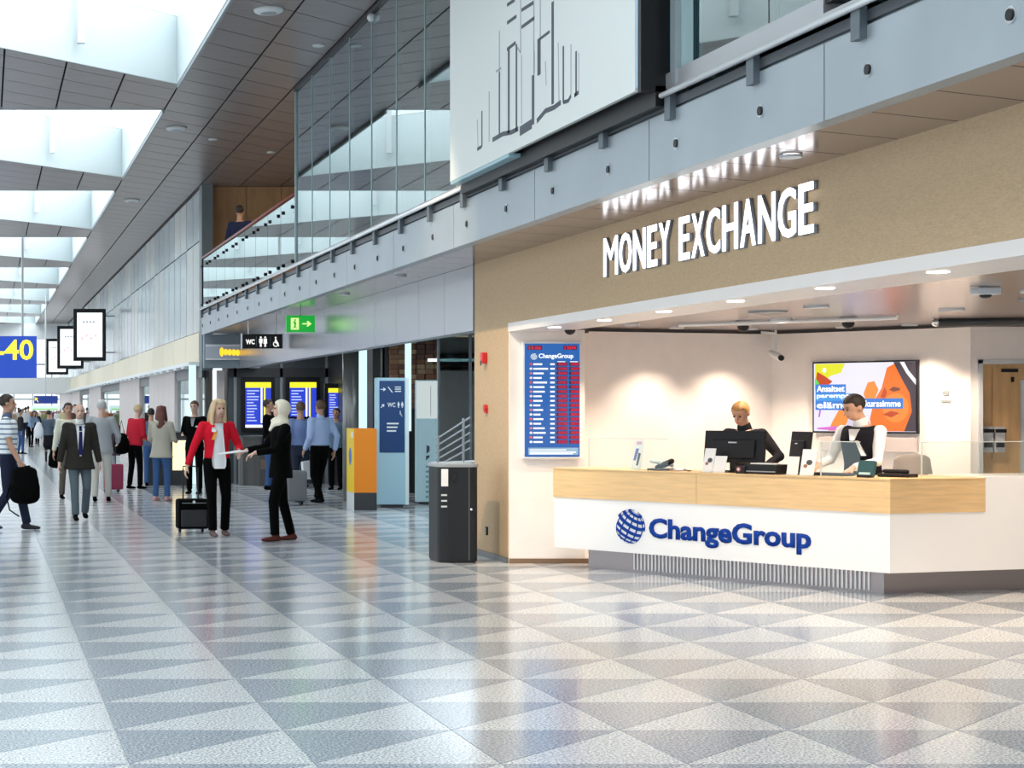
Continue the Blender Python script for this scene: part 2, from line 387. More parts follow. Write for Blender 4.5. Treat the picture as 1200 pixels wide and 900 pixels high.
# soffit panels under the fascia, skewed joints
so = Pbox('ceiling_soffit', M_VOID, (WX+.02, 5.5, 5, 38.15, 3.235, 3.3), kind='structure')
for i in range(51):
    a = 5.0+i*.65
    if a+.4 > 37.6: break
    MB().prism([(WX+.015, a+.006), (5.47, a+.36+.006), (5.47, a+.65+.36-.006), (WX+.015, a+.65-.006)], 3.212, 3.235).build('soffit_panel', M_SOFF, so)
MB().prism([(WX+.015, 5-.5), (5.47, 5-.5), (5.47, 5.35), (WX+.015, 4.99)], 3.212, 3.235).build('soffit_panel', M_SOFF, so)
for y in (21.3, 24.6): downlight(5.0, y, 3.21, 'unlit round lamp in the soffit right of the green exit sign, %s one' % ('nearer' if y < 22 else 'farther'), 'soffit lamps', False, .055)
downlight(5.1, 11.2, 3.21, 'round lamp in the soffit above the white letters', 'soffit lamps', True, .05)
# beam over the shops (grey panels)
bm_ = Pbox('trim_10', M_GREY, (5.47, 5.7, 19.7, 38.2, 2.49, 3.3), kind='structure')
M_BEAM = mat('beam_metal', (.34,.345,.37), .25, .5)
for i in range(15):
    a = 19.72+i*1.23; MB().box(5.44, 5.47, a+.004, a+1.226, 2.48, 3.21).build('beam_panel', M_BEAM, bm_)
Pbox('trim_11', mat('grey_blue_panel', (.26,.31,.35), .4, .3), (WX, 5.9, 37.9, 38.2, 2.49, 3.22), kind='structure')
# ================================================================== KIOSK SHELL
kx = Pbox('wall_kiosk_lintel', M_BEIGE, (5.45, 5.75, 6.0, 19.7, 2.50, 3.215), kind='structure')
Pbox('wall_kiosk_pier', M_BEIGE, (5.45, 5.75, 18.45, 19.7, 0, 2.50), kind='structure')
Pbox('trim_12', mat('lintel_soffit', (.80,.74,.70), .35), (5.45, 6.0, 6.0, 18.44, 2.41, 2.50), kind='structure')
Pbox('wall_kiosk_side', M_BEIGE, (5.75, 6.4, 19.5, 19.7, 0, 2.5), kind='structure')
def wallseg(name, p, q, z0, z1, m, th=.12, kind='structure', parent=None):     # front face on the line p-q, thickness away
    p = Vector(p); q = Vector(q); d = (q-p).normalized(); n = Vector((-d.y, d.x))*th
    return MB().prism([tuple(p), tuple(q), tuple(q+n), tuple(p+n)], z0, z1).build(name, m, parent, kind=kind)
WA = ((5.46,18.43),(6.25,18.44)); WB = ((6.25,18.75),(8.67,19.5)); WC = ((8.67,19.5),(9.90,17.78)); WD = ((9.90,17.78),(12.6,17.78))
wallseg('wall_kiosk_left', *WA, 0, 2.43, M_KWALL, .3); wallseg('wall_kiosk_back', *WB, 0, 2.43, M_KWALL); wallseg('wall_kiosk_screen', *WC, 0, 2.43, M_KWALL)
DX0, DX1 = (1146+18)/FPX*17.78, 11.2
Pbox('wall_kiosk_right', M_KWALL, (9.9, DX0, 17.78, 17.9, 0, 2.43), kind='structure'); Pbox('wall_kiosk_end', M_KWALL, (DX1, 12.6, 17.78, 17.9, 0, 2.43), kind='structure')
Pbox('wall_kiosk_top', M_KWALL, (DX0, DX1, 17.78, 17.9, 2.08, 2.43), kind='structure')
Pbox('wall_kiosk_outer', M_KWALL, (12.6, 12.8, 5, 20, 0, 2.6), kind='structure'); Pbox('wall_kiosk_rear', M_KWALL, (6.2, 12.8, 19.75, 19.9, 0, 2.6), kind='structure')
Pbox('baseboard_left', mat('brown_base', (.20,.12,.07), .35), (5.46, 6.3, 18.415, 18.44, 0, .05), kind='structure')
Pbox('baseboard_pier', mat('dark_base', (.10,.11,.12), .35), (5.425, 5.45, 18.44, 19.7, 0, .06), kind='structure')
kc = Pbox('ceiling_kiosk', M_VOID, (5.75, 12.8, 6, 19.9, 2.50, 3.3), kind='structure')
for i in range(46):
    a = 6.0+i*.3; MB().box(6.02, 12.6, a+.004, a+.296, 2.465, 2.5).build('ceiling_plank', M_KCEIL, kc)
Pbox('trim_13', mat('cornice_dark', (.10,.085,.085), .5), (5.6, 6.3, 18.47, 18.56, 2.40, 2.47), kind='structure')
wallseg('trim_14', (6.25,18.8),(8.70,19.56), 2.43, 2.47, mat('cornice_dark', (0,0,0))); wallseg('trim_15', (8.7,19.54),(9.94,17.84), 2.43, 2.47, mat('cornice_dark', (0,0,0)))
# wood panelled recess on the right
dr = Pbox('door_1', mat('recess_wood', (.66,.42,.20), .45, var=.1, vscale=3, stretch=(6,6,1)), (DX0, DX1, 18.0, 18.06, 0, 2.08), kind='structure')
for x in (DX0, DX1-.04): MB().box(x, x+.04, 17.76, 18.06, 0, 2.1).build('door_frame', M_LGREY, dr)
MB().box(DX0, DX1, 17.76, 18.06, 2.06, 2.1).build('door_frame', M_LGREY, dr)
MB().box(10.02, 10.13, 17.98, 18.0, 1.55, 2.0).build('wood_panel', mat('recess_wood2', (.60,.36,.16), .45), dr)
MB().box(10.24, 10.42, 17.985, 18.0, 1.1, 2.03).build('wood_panel', mat('recess_wood', (0,0,0)), dr)
MB().box(10.52, 10.9, 17.97, 18.0, .9, 1.9).build('grey_slats', M_LGREY, dr)
hs = empty('added_spotlight', (1.5, 15.6, CZ), 0, 'added spotlight out of view, turned to the beige pier', 'ceiling light')  # invented fixture, out of view, carrying the warm light for the pier
MB().cyl((0,0,0),(0,0,-.06),.07,n=16).build('base', M_LGREY, hs); MB().cyl((0,0,-.06),(.08,.07,-.18),.05,.06,n=16).build('head', M_LGREY, hs)
v_ = Vector((5.45,18.9,1.5))-Vector((1.62,15.7,CZ-.25)); lamp('pier_fill_spot', 'SPOT', (1.62,15.7,CZ-.25), 950, (1,.80,.55), tuple(v_.to_track_quat('-Z','Y').to_euler()), .06, spot=math.radians(34), blend=.8)  # added lamp that warms the pier and lintel
for x_, y_ in ((5.6,33.0),(6.6,36.0),(6.8,30.0)): lamp('landing_lamp', 'SPOT', (x_, y_, CZ-.03), 90, (1,.82,.62), size=.06, spot=math.radians(150), blend=.6)
# ================================================================== KIOSK LIGHTS (recessed lamps of the kiosk ceiling)
kl = [(7.25,18.55,'over the plain wall right of the rate board'),(8.15,18.85,'over the fair haired clerk'),(8.95,18.45,'left of the wall screen'),(9.35,17.9,'above the wall screen'),(9.6,17.35,'right of the wall screen'),(6.55,17.9,'above the rate board end of the counter')]
for x, y, lb in kl:
    t = downlight(x, y, 2.465, 'round recessed lamp in kiosk ceiling, '+lb, 'kiosk ceiling lamps', True, .055, (1,.9,.8))
    lamp('kiosk_spot', 'SPOT', (x, y, 2.43), 75, WARM, size=.04, spot=math.radians(105), blend=.7)
for x, y, lb in ((6.95,14.8,'third from the sign side, above the counter front'),(8.3,15.2,'above the counter corner'),(9.4,14.4,'above the white counter wing'),(7.6,12.8,'nearest the hall over the open floor'),(7.6,16.9,'between the two dome cameras'),(9.7,12.2,'far right over the open floor')):
    downlight(x, y, 2.465, 'round recessed lamp in kiosk ceiling, '+lb, 'kiosk ceiling lamps', True, .075, (1,.88,.78))
    lamp('kiosk_spot', 'SPOT', (x, y, 2.43), 100, WARM, size=.05, spot=math.radians(140), blend=.8)
for y in (17.4,16.0,14.6,13.2,11.8,10.4,9.0):
    t = empty('lintel_lamp', (5.6, y, 2.41), 0, 'bright oval spot under the beige lintel, '+{17.4:'farthest, by the pier',16.0:'second from the pier',14.6:'third from the pier',13.2:'fourth from the pier',11.8:'fifth from the pier',10.4:'sixth from the pier',9.0:'nearest, at the right edge'}[y], 'ceiling light', 'spots under the lintel')
    MB().lathe([(.06,-.006),(.06,0),(.01,0)], n=16).build('lens', glow('lintel_lamp_on', (1,.95,.9), 7), t)
    lamp('lintel_spot', 'SPOT', (5.6, y, 2.39), 34, WARM, size=.04, spot=math.radians(120), blend=.7)
# dark trims, cameras, vents in the kiosk ceiling
for x, y, lb in ((8.3,13.9,'dark round air outlet in the kiosk ceiling, right one'),(6.9,15.6,'dark round air outlet in the kiosk ceiling, left one')):
    t = empty('air_outlet', (x, y, 2.465), 0, lb, 'vent', 'kiosk air outlets')
    MB().lathe([(.16,-.012),(.16,0),(.11,0),(.11,-.006)], n=20).build('ring', M_GREY, t); MB().lathe([(.12,-.01),(.12,-.002),(.01,-.002)], n=20).build('core', M_BLK, t)
def dome(px, py, y, lb):
    x = (px+18)/FPX*y; t = empty('dome_camera', (x, y, 2.465), 0, lb, 'security camera', 'dome cameras')
    MB().lathe([(.02,-.05),(.07,-.045),(.075,0),(.02,0)], n=18).build('housing', M_LGREY, t, smooth=True)
    MB().ball((0,0,-.055), (.055,.055,.05)).build('dome', M_BLK, t, smooth=True)
dome(871, 0, 17.3, 'dome camera under the kiosk ceiling above the fair haired clerk'); dome(994, 0, 16.6, 'dome camera under the kiosk ceiling above the wall screen'); dome(668, 0, 18.0, 'small dome camera above the blue rate board')
t = empty('projector', ((1155+18)/FPX*12.5, 12.5, 2.465), 0, 'small white ceiling box with a sensor near the right edge', 'sensor')
MB().bx(0,0,-.03,.16,.12,.05).build('body', M_LGREY, t, bevel=.008); MB().ball((0,0,-.06),(.04,.04,.02)).build('lens', M_BLK, t)
t = empty('light_track', (0,0,0), 0, 'thin white lamp track under the kiosk ceiling', 'light'); MB().cyl((6.9,17.6,2.44),(8.35,16.2,2.44),.018).build('track', M_WHITE, t)
MB().cyl((8.35,16.2,2.44),(8.35,16.2,2.47),.01).build('hanger', M_WHITE, t)
t = empty('ceiling_duct', (0,0,0), 0, 'dark flexible tube under the kiosk ceiling at the right', 'pipe'); MB().cyl((9.1,16.9,2.43),(12.0,16.3,2.43),.045).build('tube', M_SHOPDK, t, smooth=True)
MB().ball((9.08,16.9,2.43), .04).build('nozzle', M_CHROME, t, smooth=True)
t = empty('wall_camera', (8.62, 19.3, 2.47), 0, 'white camera hanging on a rod in the kiosk corner', 'security camera')
MB().cyl((0,0,0),(0,0,-.22),.014).build('rod', M_WHITE, t); MB().limb([(-.02,.05,-.25),(.0,-.1,-.30)],[.035,.04]).build('body', M_WHITE, t, smooth=True); MB().cyl((0,-.12,-.305),(0,-.15,-.315),.03).build('lens', M_BLK, t)
MB().cyl((-.16,-.02,-.03),(0,0,-.04),.015).build('arm', M_WHITE, t)
# upper storey interior
Pbox('wall_upper_back', mat('upper_back', (.20,.21,.22), .6), (8.4, 8.6, 5, 38.7, US, CZ), kind='structure')
0 and Pbox('wall_upper_near', mat('upper_pale', (.36,.58,.66), .6), (WX+.6, WX+3.4, 14.0, 14.1, US, CZ), kind='structure')
we2 = Pbox('wall_upper_end', M_OWOOD, (WX+.1, 8.6, 38.62, 38.8, US, CZ), kind='structure')
for i in range(5):
    for j in range(4):
        MB().box(WX+.25+i*.76, WX+.25+i*.76+.745, 38.59, 38.62, US+j*.68+.005, US+j*.68+.67).build('wood_panel', M_OWOOD, we2)
# ================================================================== UPPER GLASS, RAILING, BILLBOARD
gb = empty('window_1', (WX, 0, 0), kind='structure')
GB0, GB1 = 16.3, 26.7
for i in range(8):
    y1 = GB1-i*1.3; y0 = y1-1.3
    MB().box(0, .012, y0+.006, y1-.006, 3.80, CZ-.06).build('glass_pane', G_BOX, gb)
    MB().box(-.006, .06, y1-.014, y1+.014, 3.80, CZ-.05).build('glass_fin', mat('fin_teal', (.24,.34,.35), .3), gb)
MB().box(.0, 2.6, GB1, GB1+.012, 3.80, CZ-.06).build('glass_pane', G_BOX, gb)
MB().box(-.03, .05, GB0, GB1+.02, CZ-.07, CZ-.005).build('top_channel', M_DARK, gb)
MB().box(-.02, .05, GB0, GB1+.02, 3.76, 3.80).build('sill_channel', M_STEEL, gb)
MB().box(-.02, .03, GB1-.03, GB1+.03, 3.78, CZ-.02).build('corner_post', mat('fin_teal', (0,0,0)), gb)
for y in (18.8, 21.4, 24.0): MB().ball((-.03, y, CZ-.12), .05).build('spotlight', M_LGREY, gb, smooth=True) if y == 21.4 else None
rl = empty('glass_railing', (WX, 26.75, US), 0, 'clear glass railing with a dark red handrail on the upper landing', 'railing')
for i in range(9):
    y0 = .03+i*1.3; MB().box(-.005, .01, y0, y0+1.28, .03, 1.08).build('glass_pane', G_RAIL, rl)
    for z in (.12, .95):
        for dy in (.22, 1.06): MB().cyl((-.03, y0+dy, z), (.02, y0+dy, z), .028, n=10).build('glass_clamp', M_DARK, rl)
MB().cyl((0, 0, 1.13), (0, 11.4, 1.13), .03, n=10).build('handrail', M_RAIL, rl, smooth=True)
MB().box(0, .05, -.02, .03, 0, 1.13).build('post', M_DARK, rl); MB().box(-.02, .05, 11.36, 11.44, 0, 1.13).build('post', M_DARK, rl)
# billboard
bb = empty('billboard', (4.5, 12.2, 3.8), 0, 'large white advertising board in a black box, sketched with dark strokes', 'billboard')
MB().box(.03, .28, 0, 4.9, .02, 3.2).build('black_box', M_DARK, bb)
MB().box(-.005, .03, .04, 4.9, .0, 3.2).build('face_panel', mat('board_white', (.68,.71,.69), .4), bb)
MB().box(-.0, .032, .0, .04, .02, 3.2).build('pale_blue_edge', mat('edge_blue', (.35,.50,.62), .4), bb)
MB().box(.0, .2, 3.0, 4.9, -.03, .0).build('blue_sill', mat('edge_teal', (.30,.48,.54), .3), bb)
MB().box(.0, .25, -.06, 0, -.02, 3.2).build('end_frame', M_DARK, bb)
def bbp(x, y):                                  # photo sketch position -> point on the board (local y,z)
    Y = 4.5*FPX/(x+18); return (Y-12.2, EYE+(480-y)*Y/FPX-3.8)
M_INK = mat('sketch_ink', (.06,.07,.09), .6); M_INK2 = mat('sketch_grey', (.35,.38,.40), .6)
def stroke(pts, wd, m):
    mb = MB(); q = [bbp(*p) for p in pts]
    for a, b in zip(q, q[1:]):
        d = Vector((b[0]-a[0], b[1]-a[1])); n = Vector((-d.y, d.x)).normalized()*wd/2
        mb.add([(-.007, a[0]+n.x, a[1]+n.y), (-.007, b[0]+n.x, b[1]+n.y), (-.007, b[0]-n.x, b[1]-n.y), (-.007, a[0]-n.x, a[1]-n.y)]+[(-.004, a[0]+n.x, a[1]+n.y), (-.004, b[0]+n.x, b[1]+n.y), (-.004, b[0]-n.x, b[1]-n.y), (-.004, a[0]-n.x, a[1]-n.y)], [(0,1,2,3),(7,6,5,4),(0,4,5,1),(1,5,6,2),(2,6,7,3),(3,7,4,0)])
    mb.build('sketch_stroke', m, bb)
for x, a, b, wd in ((565.5,130,172,.03),(574,107,166,.022),(586,84,158,.035),(597,57,156,.05),(606,52,153,.04),(625.5,88,146,.06),(626.5,0,88,.02),(632.5,45,88,.08),(648.5,2,122,.055),(661,54,120,.03),(676,60,112,.03),(586,36,84,.02),(611,0,62,.02),(634,0,45,.018)):
    stroke([(x,a),(x,b)], wd, M_INK if wd > .025 else M_INK2)
for p, wd in (([(595,58),(605,50)],.03),([(595,27),(606,19)],.03),([(595,6),(604,0)],.03),([(612,32),(627,21)],.03),([(612,12),(626,3)],.03),([(633,46),(645,37)],.025),([(578,164),(590,157),(600,155),(608,151)],.04),([(610,154),(624,145)],.08),([(630,142),(640,130),(650,126),(658,120)],.04),([(661,120),(667,118),(670,112)],.03),([(674,112),(679,108)],.03),([(560,175),(565,172)],.03),([(612,64),(612,145)],.015),([(627,60),(627,86)],.02),([(605,52),(611,62)],.015),([(560,140),(561,176)],.015),([(670,52),(670,112)],.015),([(679,62),(679,106)],.012),([(582,84),(588,80)],.02),([(640,72),(641,100)],.012),([(655,50),(656,120)],.012)): stroke(p, wd, M_INK if wd > .02 else M_INK2)
MB().box(.29, .32, 4.2, 5.4, -.03, 3.2).build('rear_strip', M_DARK, bb); MB().box(.10, .185, -.06, 4.9, -.12, .02).build('black_skirt', M_DARK, bb)
# window beyond the billboard
w2 = empty('window_2', (WX, 0, 0), kind='structure')
MB().box(.0, .15, 11.75, 12.18, 3.8, CZ).build('mullion', mat('fin_teal', (0,0,0)), w2); MB().box(-.04, .04, 11.95, 12.02, 3.8, CZ).build('mullion', M_STEEL, w2)
MB().box(.0, .012, 10.62, 11.74, 3.9, CZ).build('glass_pane', G_WIN, w2); MB().box(.0, .012, 9.9, 10.6, 3.9, CZ).build('glass_pane', G_WIN, w2)
MB().box(-.0, .03, 10.6, 10.62, 3.86, CZ).build('glass_joint', M_DARK, w2)
MB().box(-.03, .10, 9.86, 12.2, 3.80, 3.9).build('sill', mat('ledge_metal', (0,0,0)), w2)
MB().box(-.02, .3, 9.2, 9.86, 3.86, CZ).build('dark_cabinet', M_DARK, w2)
MB().box(-.0, .012, 5, 9.2, 3.86, CZ).build('glass_pane', G_WIN, w2)
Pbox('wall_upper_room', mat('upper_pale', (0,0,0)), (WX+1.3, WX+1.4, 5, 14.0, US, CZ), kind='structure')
# ================================================================== LETTERS OVER THE KIOSK
M_LETTER = glow('letter_light', (.97,.98,1), 2.6); M_LSIDE = mat('letter_side', (.25,.27,.32), .4)
yA, yB = 5.42*FPX/(707+18), 5.42*FPX/(956+18)
sg = empty('illuminated_letters', (5.45, yA, 2.76), 0, 'raised white glowing letters reading MONEY EXCHANGE on the beige lintel', 'sign')
F_SIGN = face((-.03, 0, 0), (0,-1,0))
x = 0; body = 'MONEY EXCHANGE'
adv = {'M':.94,'O':.80,'N':.76,'E':.62,'Y':.66,' ':.34,'X':.68,'C':.70,'H':.76,'A':.72,'G':.76}
tot = sum(adv[c] for c in body); k_ = (yA-yB)/tot
for c in body:
    if c != ' ':
        wd = (adv[c]-.12)*k_
        text(c, M_LETTER, sg, wd, .335, F_SIGN @ Matrix.Translation((x+.05*k_, 0, 0)), -.006 if c == 'M' else .012, .006, 'letter_'+c.lower())
        text(c, M_LSIDE, sg, wd+.012, .345, F_SIGN @ Matrix.Translation((x+.05*k_-.006, -.005, -.028)), -.004 if c == 'M' else .014, .027, 'letter_box')
    x += adv[c]*k_
# ================================================================== GLOBE LOGO
def globe(parent, M, R, m_line, m_bg=None, tilt=.35, z=.002):
    lines = MB(); rot = Matrix.Rotation(-.42, 3, 'Z') @ Matrix.Rotation(tilt, 3, 'X')
    def pt(la, lo): v = rot @ Vector((math.cos(la)*math.sin(lo), math.sin(la), math.cos(la)*math.cos(lo))); return v
    for la0 in range(-66, 67, 22):              # thick bands between parallels, cut by meridians
        for lo in range(-180, 180, 30):
            la1 = math.radians(la0-5.5); la2 = math.radians(la0+5.5)
            q = []
            n = 4; ok = True
            for i in range(n+1): q.append(pt(la1, math.radians(lo+2+26*i/n)))
            for i in range(n, -1, -1): q.append(pt(la2, math.radians(lo+2+26*i/n)))
            if min(v.z for v in q) < .02: continue
            lines.prism([(v.x*R, v.y*R) for v in q], 0, z)
    for lo in range(-180, 180, 30):
        for i in range(-8, 8):
            a0, a1 = math.radians(i*10), math.radians(i*10+10); l1, l2 = math.radians(lo-2.2), math.radians(lo+2.2)
            q = [pt(a0,l1), pt(a0,l2), pt(a1,l2), pt(a1,l1)]
            if min(v.z for v in q) < .02: continue
            lines.prism([(v.x*R, v.y*R) for v in q], 0, z*.98)
    lines.v = [tuple(M @ Vector(p)) for p in lines.v]
    if m_bg: MB().prism(ell(0,0,R,R,28), -.001, .0005, M).build('globe_disc', m_bg, parent)
    return lines.build('globe_emblem', m_line, parent)
# ================================================================== SERVICE COUNTER
CP = Vector((5.77, 17.93)); CQ = Vector((7.69, 15.04)); CD = (CQ-CP).normalized(); CN = Vector((-CD.y, CD.x))   # CN points behind the counter? check below
if CN.dot(Vector((1,1))) < 0: CN = -CN
CR = CQ+Vector((1.37,.40)).normalized()*3.6; ED = (CR-CQ).normalized(); EN = Vector((-ED.y, ED.x))
CSP = CQ+ED*1.0                                  # end of the wooden band
CL = (CQ-CP).length; cang = math.atan2(CD.y, CD.x)
ctr = empty('service_counter', (CP.x, CP.y, 0), cang, 'white exchange counter with a wooden band, blue lettering and steel plinth', 'counter')
def L2(v): v = Vector(v)-CP; return (v.dot(CD), v.dot(CN))     # to local
# local: x along the front, y behind (CN is +y local)
sgn = 1 if Vector((-CD.y, CD.x)).dot(CN) > 0 else -1
Q = L2(CQ); R_ = L2(CR); SPl = L2(CSP); E1 = (Vector((R_[0]-Q[0], R_[1]-Q[1]))).normalized(); E2 = Vector((-E1.y, E1.x))
if E2.y < 0: E2 = -E2
def body_pts(off, far=3.6, depth=.62):
    c = Vector(Q)+E2*off*0+Vector((0, off)); 
    # inset polygon by off
    # intersection of line y=off and line Q+E1*t+E2*off
    t = (off-(Q[1]+E2.y*off))/E1.y; k = Vector(Q)+E2*off+E1*t
    f0 = Vector(Q)+E1*far+E2*off
    f1 = f0+E2*(depth-off); t2 = (depth-(Q[1]+E2.y*depth))/E1.y; k2 = Vector(Q)+E2*depth+E1*t2
    return [(off*.6, off), tuple(k), tuple(f0), tuple(f1), tuple(k2), (off*.6, depth)]
MB().prism(body_pts(0), .209, .716).build('white_body', M_LAM, ctr)
wp = body_pts(-.012, 1.0, .62)
MB().prism([wp[0], wp[1], wp[2], wp[3], wp[4], wp[5]], .716, 1.0).build('wooden_band', M_WOOD, ctr)
MB().prism(body_pts(-.02, 1.0, .70), 1.0, 1.012).build('wooden_top', M_WOOD, ctr)
e0 = Vector(Q)+E1*1.003; e1 = Vector(Q)+E1*3.6
MB().prism([tuple(e0), tuple(e1), tuple(e1+E2*.62), tuple(e0+E2*.62)], .716, 1.02).build('white_wing', M_LAM, ctr)
for sx in (1.15, 2.35): MB().box(sx, sx+.004, -.0015, .02, .22, .716).build('panel_joint', M_LGREY, ctr) if False else None
MB().box(1.62, 1.63, -.0135, .0, .72, 1.0).build('band_joint', mat('band_joint', (.60,.42,.22), .5), ctr)
kb = body_pts(.30)
MB().prism(kb, 0, .215).build('steel_plinth', M_KICK, ctr)
kl0 = .75
ribs = 62
for i in range(ribs):
    xx = .72+i*.0405
    if xx > CL-.35: break
    MB().add([(xx,.302,.02),(xx+.016,.302,.02),(xx+.016,.302,.195),(xx,.302,.195),(xx,.288,.02),(xx+.016,.288,.02),(xx+.016,.288,.195),(xx,.288,.195)], [(4,5,6,7),(0,4,7,3),(1,2,6,5),(3,7,6,2),(0,1,5,4),(0,3,2,1)]).build('plinth_rib', M_RIB, ctr)
FC = face((0, -.003, 0), (1,0,0))                # front face frame of the counter
def cfr(px, z):                                  # photo column on the counter front -> local x
    r = (px+18)/FPX; t = (r*CP.y-CP.x)/(CD.x-r*CD.y); return t
gx0, gx1 = cfr(761, 0), cfr(951, 0)
text('ChangeGroup', M_BLUE, ctr, gx1-gx0, .25, FC @ Matrix.Translation((gx0, .312, 0)), .034, .006, 'blue_lettering')
gc = (cfr(723,0)+cfr(755,0))/2
globe(ctr, FC @ Matrix.Translation((gc, .468, 0)), .168, M_BLUE, z=.006)
def cpt(px, back, Z=1.012):                      # point on the counter top seen at photo column px
    r = (px+18)/FPX; base = CP+CN*back; t = (r*base.y-base.x)/(CD.x-r*CD.y); p = base+CD*t; return (p.x, p.y, Z)
def ept(px, back, Z=1.012):
    r = (px+18)/FPX; base = CQ+EN*back; t = (r*base.y-base.x)/(ED.x-r*ED.y); p = base+ED*t; return (p.x, p.y, Z)
FR = cang                                        # rotation whose local -y faces the customer
# glass screens
def gscreen(p, q, z0, z1, label):
    o = empty('glass_screen', (p[0], p[1], z0), math.atan2(q[1]-p[1], q[0]-p[0]), label, 'glass screen'); L = math.hypot(q[0]-p[0], q[1]-p[1])
    MB().box(0, L, -.004, .004, 0, z1-z0).build('pane', G_CLR, o)
    ge = mat('glass_edge', (.62,.70,.67), .3)
    MB().box(-.004, .004, -.005, .005, 0, z1-z0).build('edge', ge, o); MB().box(0, L, -.005, .005, z1-z0-.004, z1-z0+.002).build('edge', ge, o)
gscreen(cpt(690,.1), cpt(783,.1), 1.012, 1.32, 'clear low glass screen at the left end of the counter')
gscreen(cpt(962,.12), cpt(1008,.12), 1.012, 1.32, 'clear low glass screen in front of the dark haired clerk')
gscreen(ept(1080,.1), ept(1260,.1), 1.02, 1.32, 'clear low glass screen on the right wing of the counter')
# things on the counter
def leaflet(px, back, wd, h, label, rz=0, marks=True, lean=.25):
    t = empty('leaflet_holder', cpt(px, back), FR+rz, label, 'leaflet holder', 'leaflets on the counter')
    M = Matrix.Rotation(lean, 4, 'X')*1
    MB().box(-wd/2, wd/2, -.004, .004, 0, h, Matrix.Rotation(-lean, 4, 'X')).build('leaflet', mat('leaflet_paper', (.85,.86,.86), .5), t)
    MB().box(-wd/2-.005, wd/2+.005, -.03, .05, 0, .012).build('foot', G_CLR, t)
    F = Matrix.Rotation(-lean, 4, 'X') @ face((0,-.004,0), (1,0,0))
    if marks:
        polys([('printed_mark', ell(.1*wd, h*.5, wd*.22, h*.10), M_INK), ('printed_mark', ell(-.15*wd, h*.36, wd*.14, h*.07), mat('brown_print', (.35,.16,.08), .5))], t, F)
    return t
t = leaflet(745, .22, .10, .30, 'white leaflet stand with blue print at the left end of the counter', .15, False)
polys([('printed_mark', [(-.035,.09),(-.01,.09),(.01,.21),(-.02,.21)], mat('print_violet', (.12,.14,.45), .5)), ('printed_mark', [(.0,.04),(.02,.04),(.035,.16),(.01,.17)], M_INK), ('printed_mark', rect(-.02,.25,.03,.28), mat('print_pink', (.7,.4,.6), .5))], t, Matrix.Rotation(-.25, 4, 'X') @ face((0,-.004,0), (1,0,0)))
leaflet(829, .12, .11, .23, 'taller white leaflet in front of the wide monitor')
leaflet(842, .08, .13, .16, 'shorter white leaflet in front of the wide monitor', -.1, False)
leaflet(945, .08, .13, .24, 'taller white leaflet in front of the narrow monitor')
leaflet(928, .12, .10, .17, 'shorter pale leaflet in front of the narrow monitor', .1, False)
# telephone
t = empty('desk_telephone', cpt(776, .22), FR+.3, 'dark and chrome desk telephone near the left end of the counter', 'telephone')
MB().box(-.12,.12,-.08,.08,0,.02).build('base', M_BLK, t, bevel=.006)
MB().limb([(-.10,-.02,.09),(-.03,-.0,.075),(.05,0,.055),(.10,.0,.05)],[(.014,.02)]*4).build('handset', M_LGREY, t, smooth=True)
MB().limb([(-.05,0,.03),(.02,0,.055),(.09,0,.09)],[.02,.03,.026]).build('cradle', M_BLK, t, smooth=True)
t = empty('coin_tray', cpt(797, .18), FR, 'small brown coin tray beside the desk telephone', 'tray'); MB().box(-.09,.09,-.05,.05,0,.012).build('tray', mat('tray_brown', (.45,.32,.2), .4), t, bevel=.004); MB().box(-.05,.05,-.02,.02,.01,.025).build('coins', M_CHROME, t)
def monitor(px, back, wd, h, rz, label, tilt=.12):
    t = empty('monitor', cpt(px, back), FR+rz, label, 'monitor', 'monitors seen from behind'); M = Matrix.Translation((0,0,.09)) @ Matrix.Rotation(-tilt, 4, 'X')
    MB().box(-.13,.13,-.09,.09,0,.015).build('base', M_BLK, t, bevel=.005); MB().box(-.03,.03,-.02,.02,.01,.2).build('neck', M_BLK, t)
    MB().box(-wd/2, wd/2, -.02, .02, 0, h, M).build('housing', mat('monitor_back', (.014,.014,.017), .5, spec=.25), t, bevel=.006)
    MB().box(-wd*.36, wd*.36, -.045, -.02, h*.12, h*.72, M).build('rear_bulge', mat('monitor_back', (0,0,0)), t, bevel=.01)
    MB().box(-wd/2+.02, wd/2-.02, .02, .022, .02, h-.02, M).build('screen', glow('screen_dim', (.5,.6,.8), .5), t)
    MB().box(-wd*.07, wd*.07, -.048, -.045, h*.6, h*.64, M).build('badge', M_LGREY, t)
monitor(860, .33, .60, .30, .05, 'wide black monitor seen from behind, before the fair haired clerk')
monitor(936, .33, .32, .30, -.55, 'narrow black monitor turned sideways between the two clerks')
t = empty('keyboard_box', cpt(898, .16), FR, 'low black till drawer with cables in front of the fair haired clerk', 'till')
MB().box(-.16,.16,-.1,.1,0,.09).build('body', M_BLK, t, bevel=.01); MB().box(-.15,.15,-.104,-.1,.02,.03).build('slot', M_GREY, t); MB().box(-.12,.1,-.06,.06,.09,.1).build('papers', M_LAM, t)
t = empty('card_terminal', cpt(870, .08), FR, 'small card terminal with a red ring at the foot of the wide monitor', 'card terminal')
MB().box(-.05,.05,-.04,.04,0,.07).build('body', M_BLK, t, bevel=.008); MB().cyl((-.01,-.045,.04),(-.01,-.04,.04),.022).build('ring', mat('red_ring', (.4,.1,.1), .4), t); MB().cyl((-.01,-.05,.04),(-.01,-.044,.04),.012).build('button', M_LGREY, t)
t = empty('card_terminal', cpt(1014, .1), FR, 'dark teal pin terminal on a stand in front of the dark haired clerk', 'card terminal')
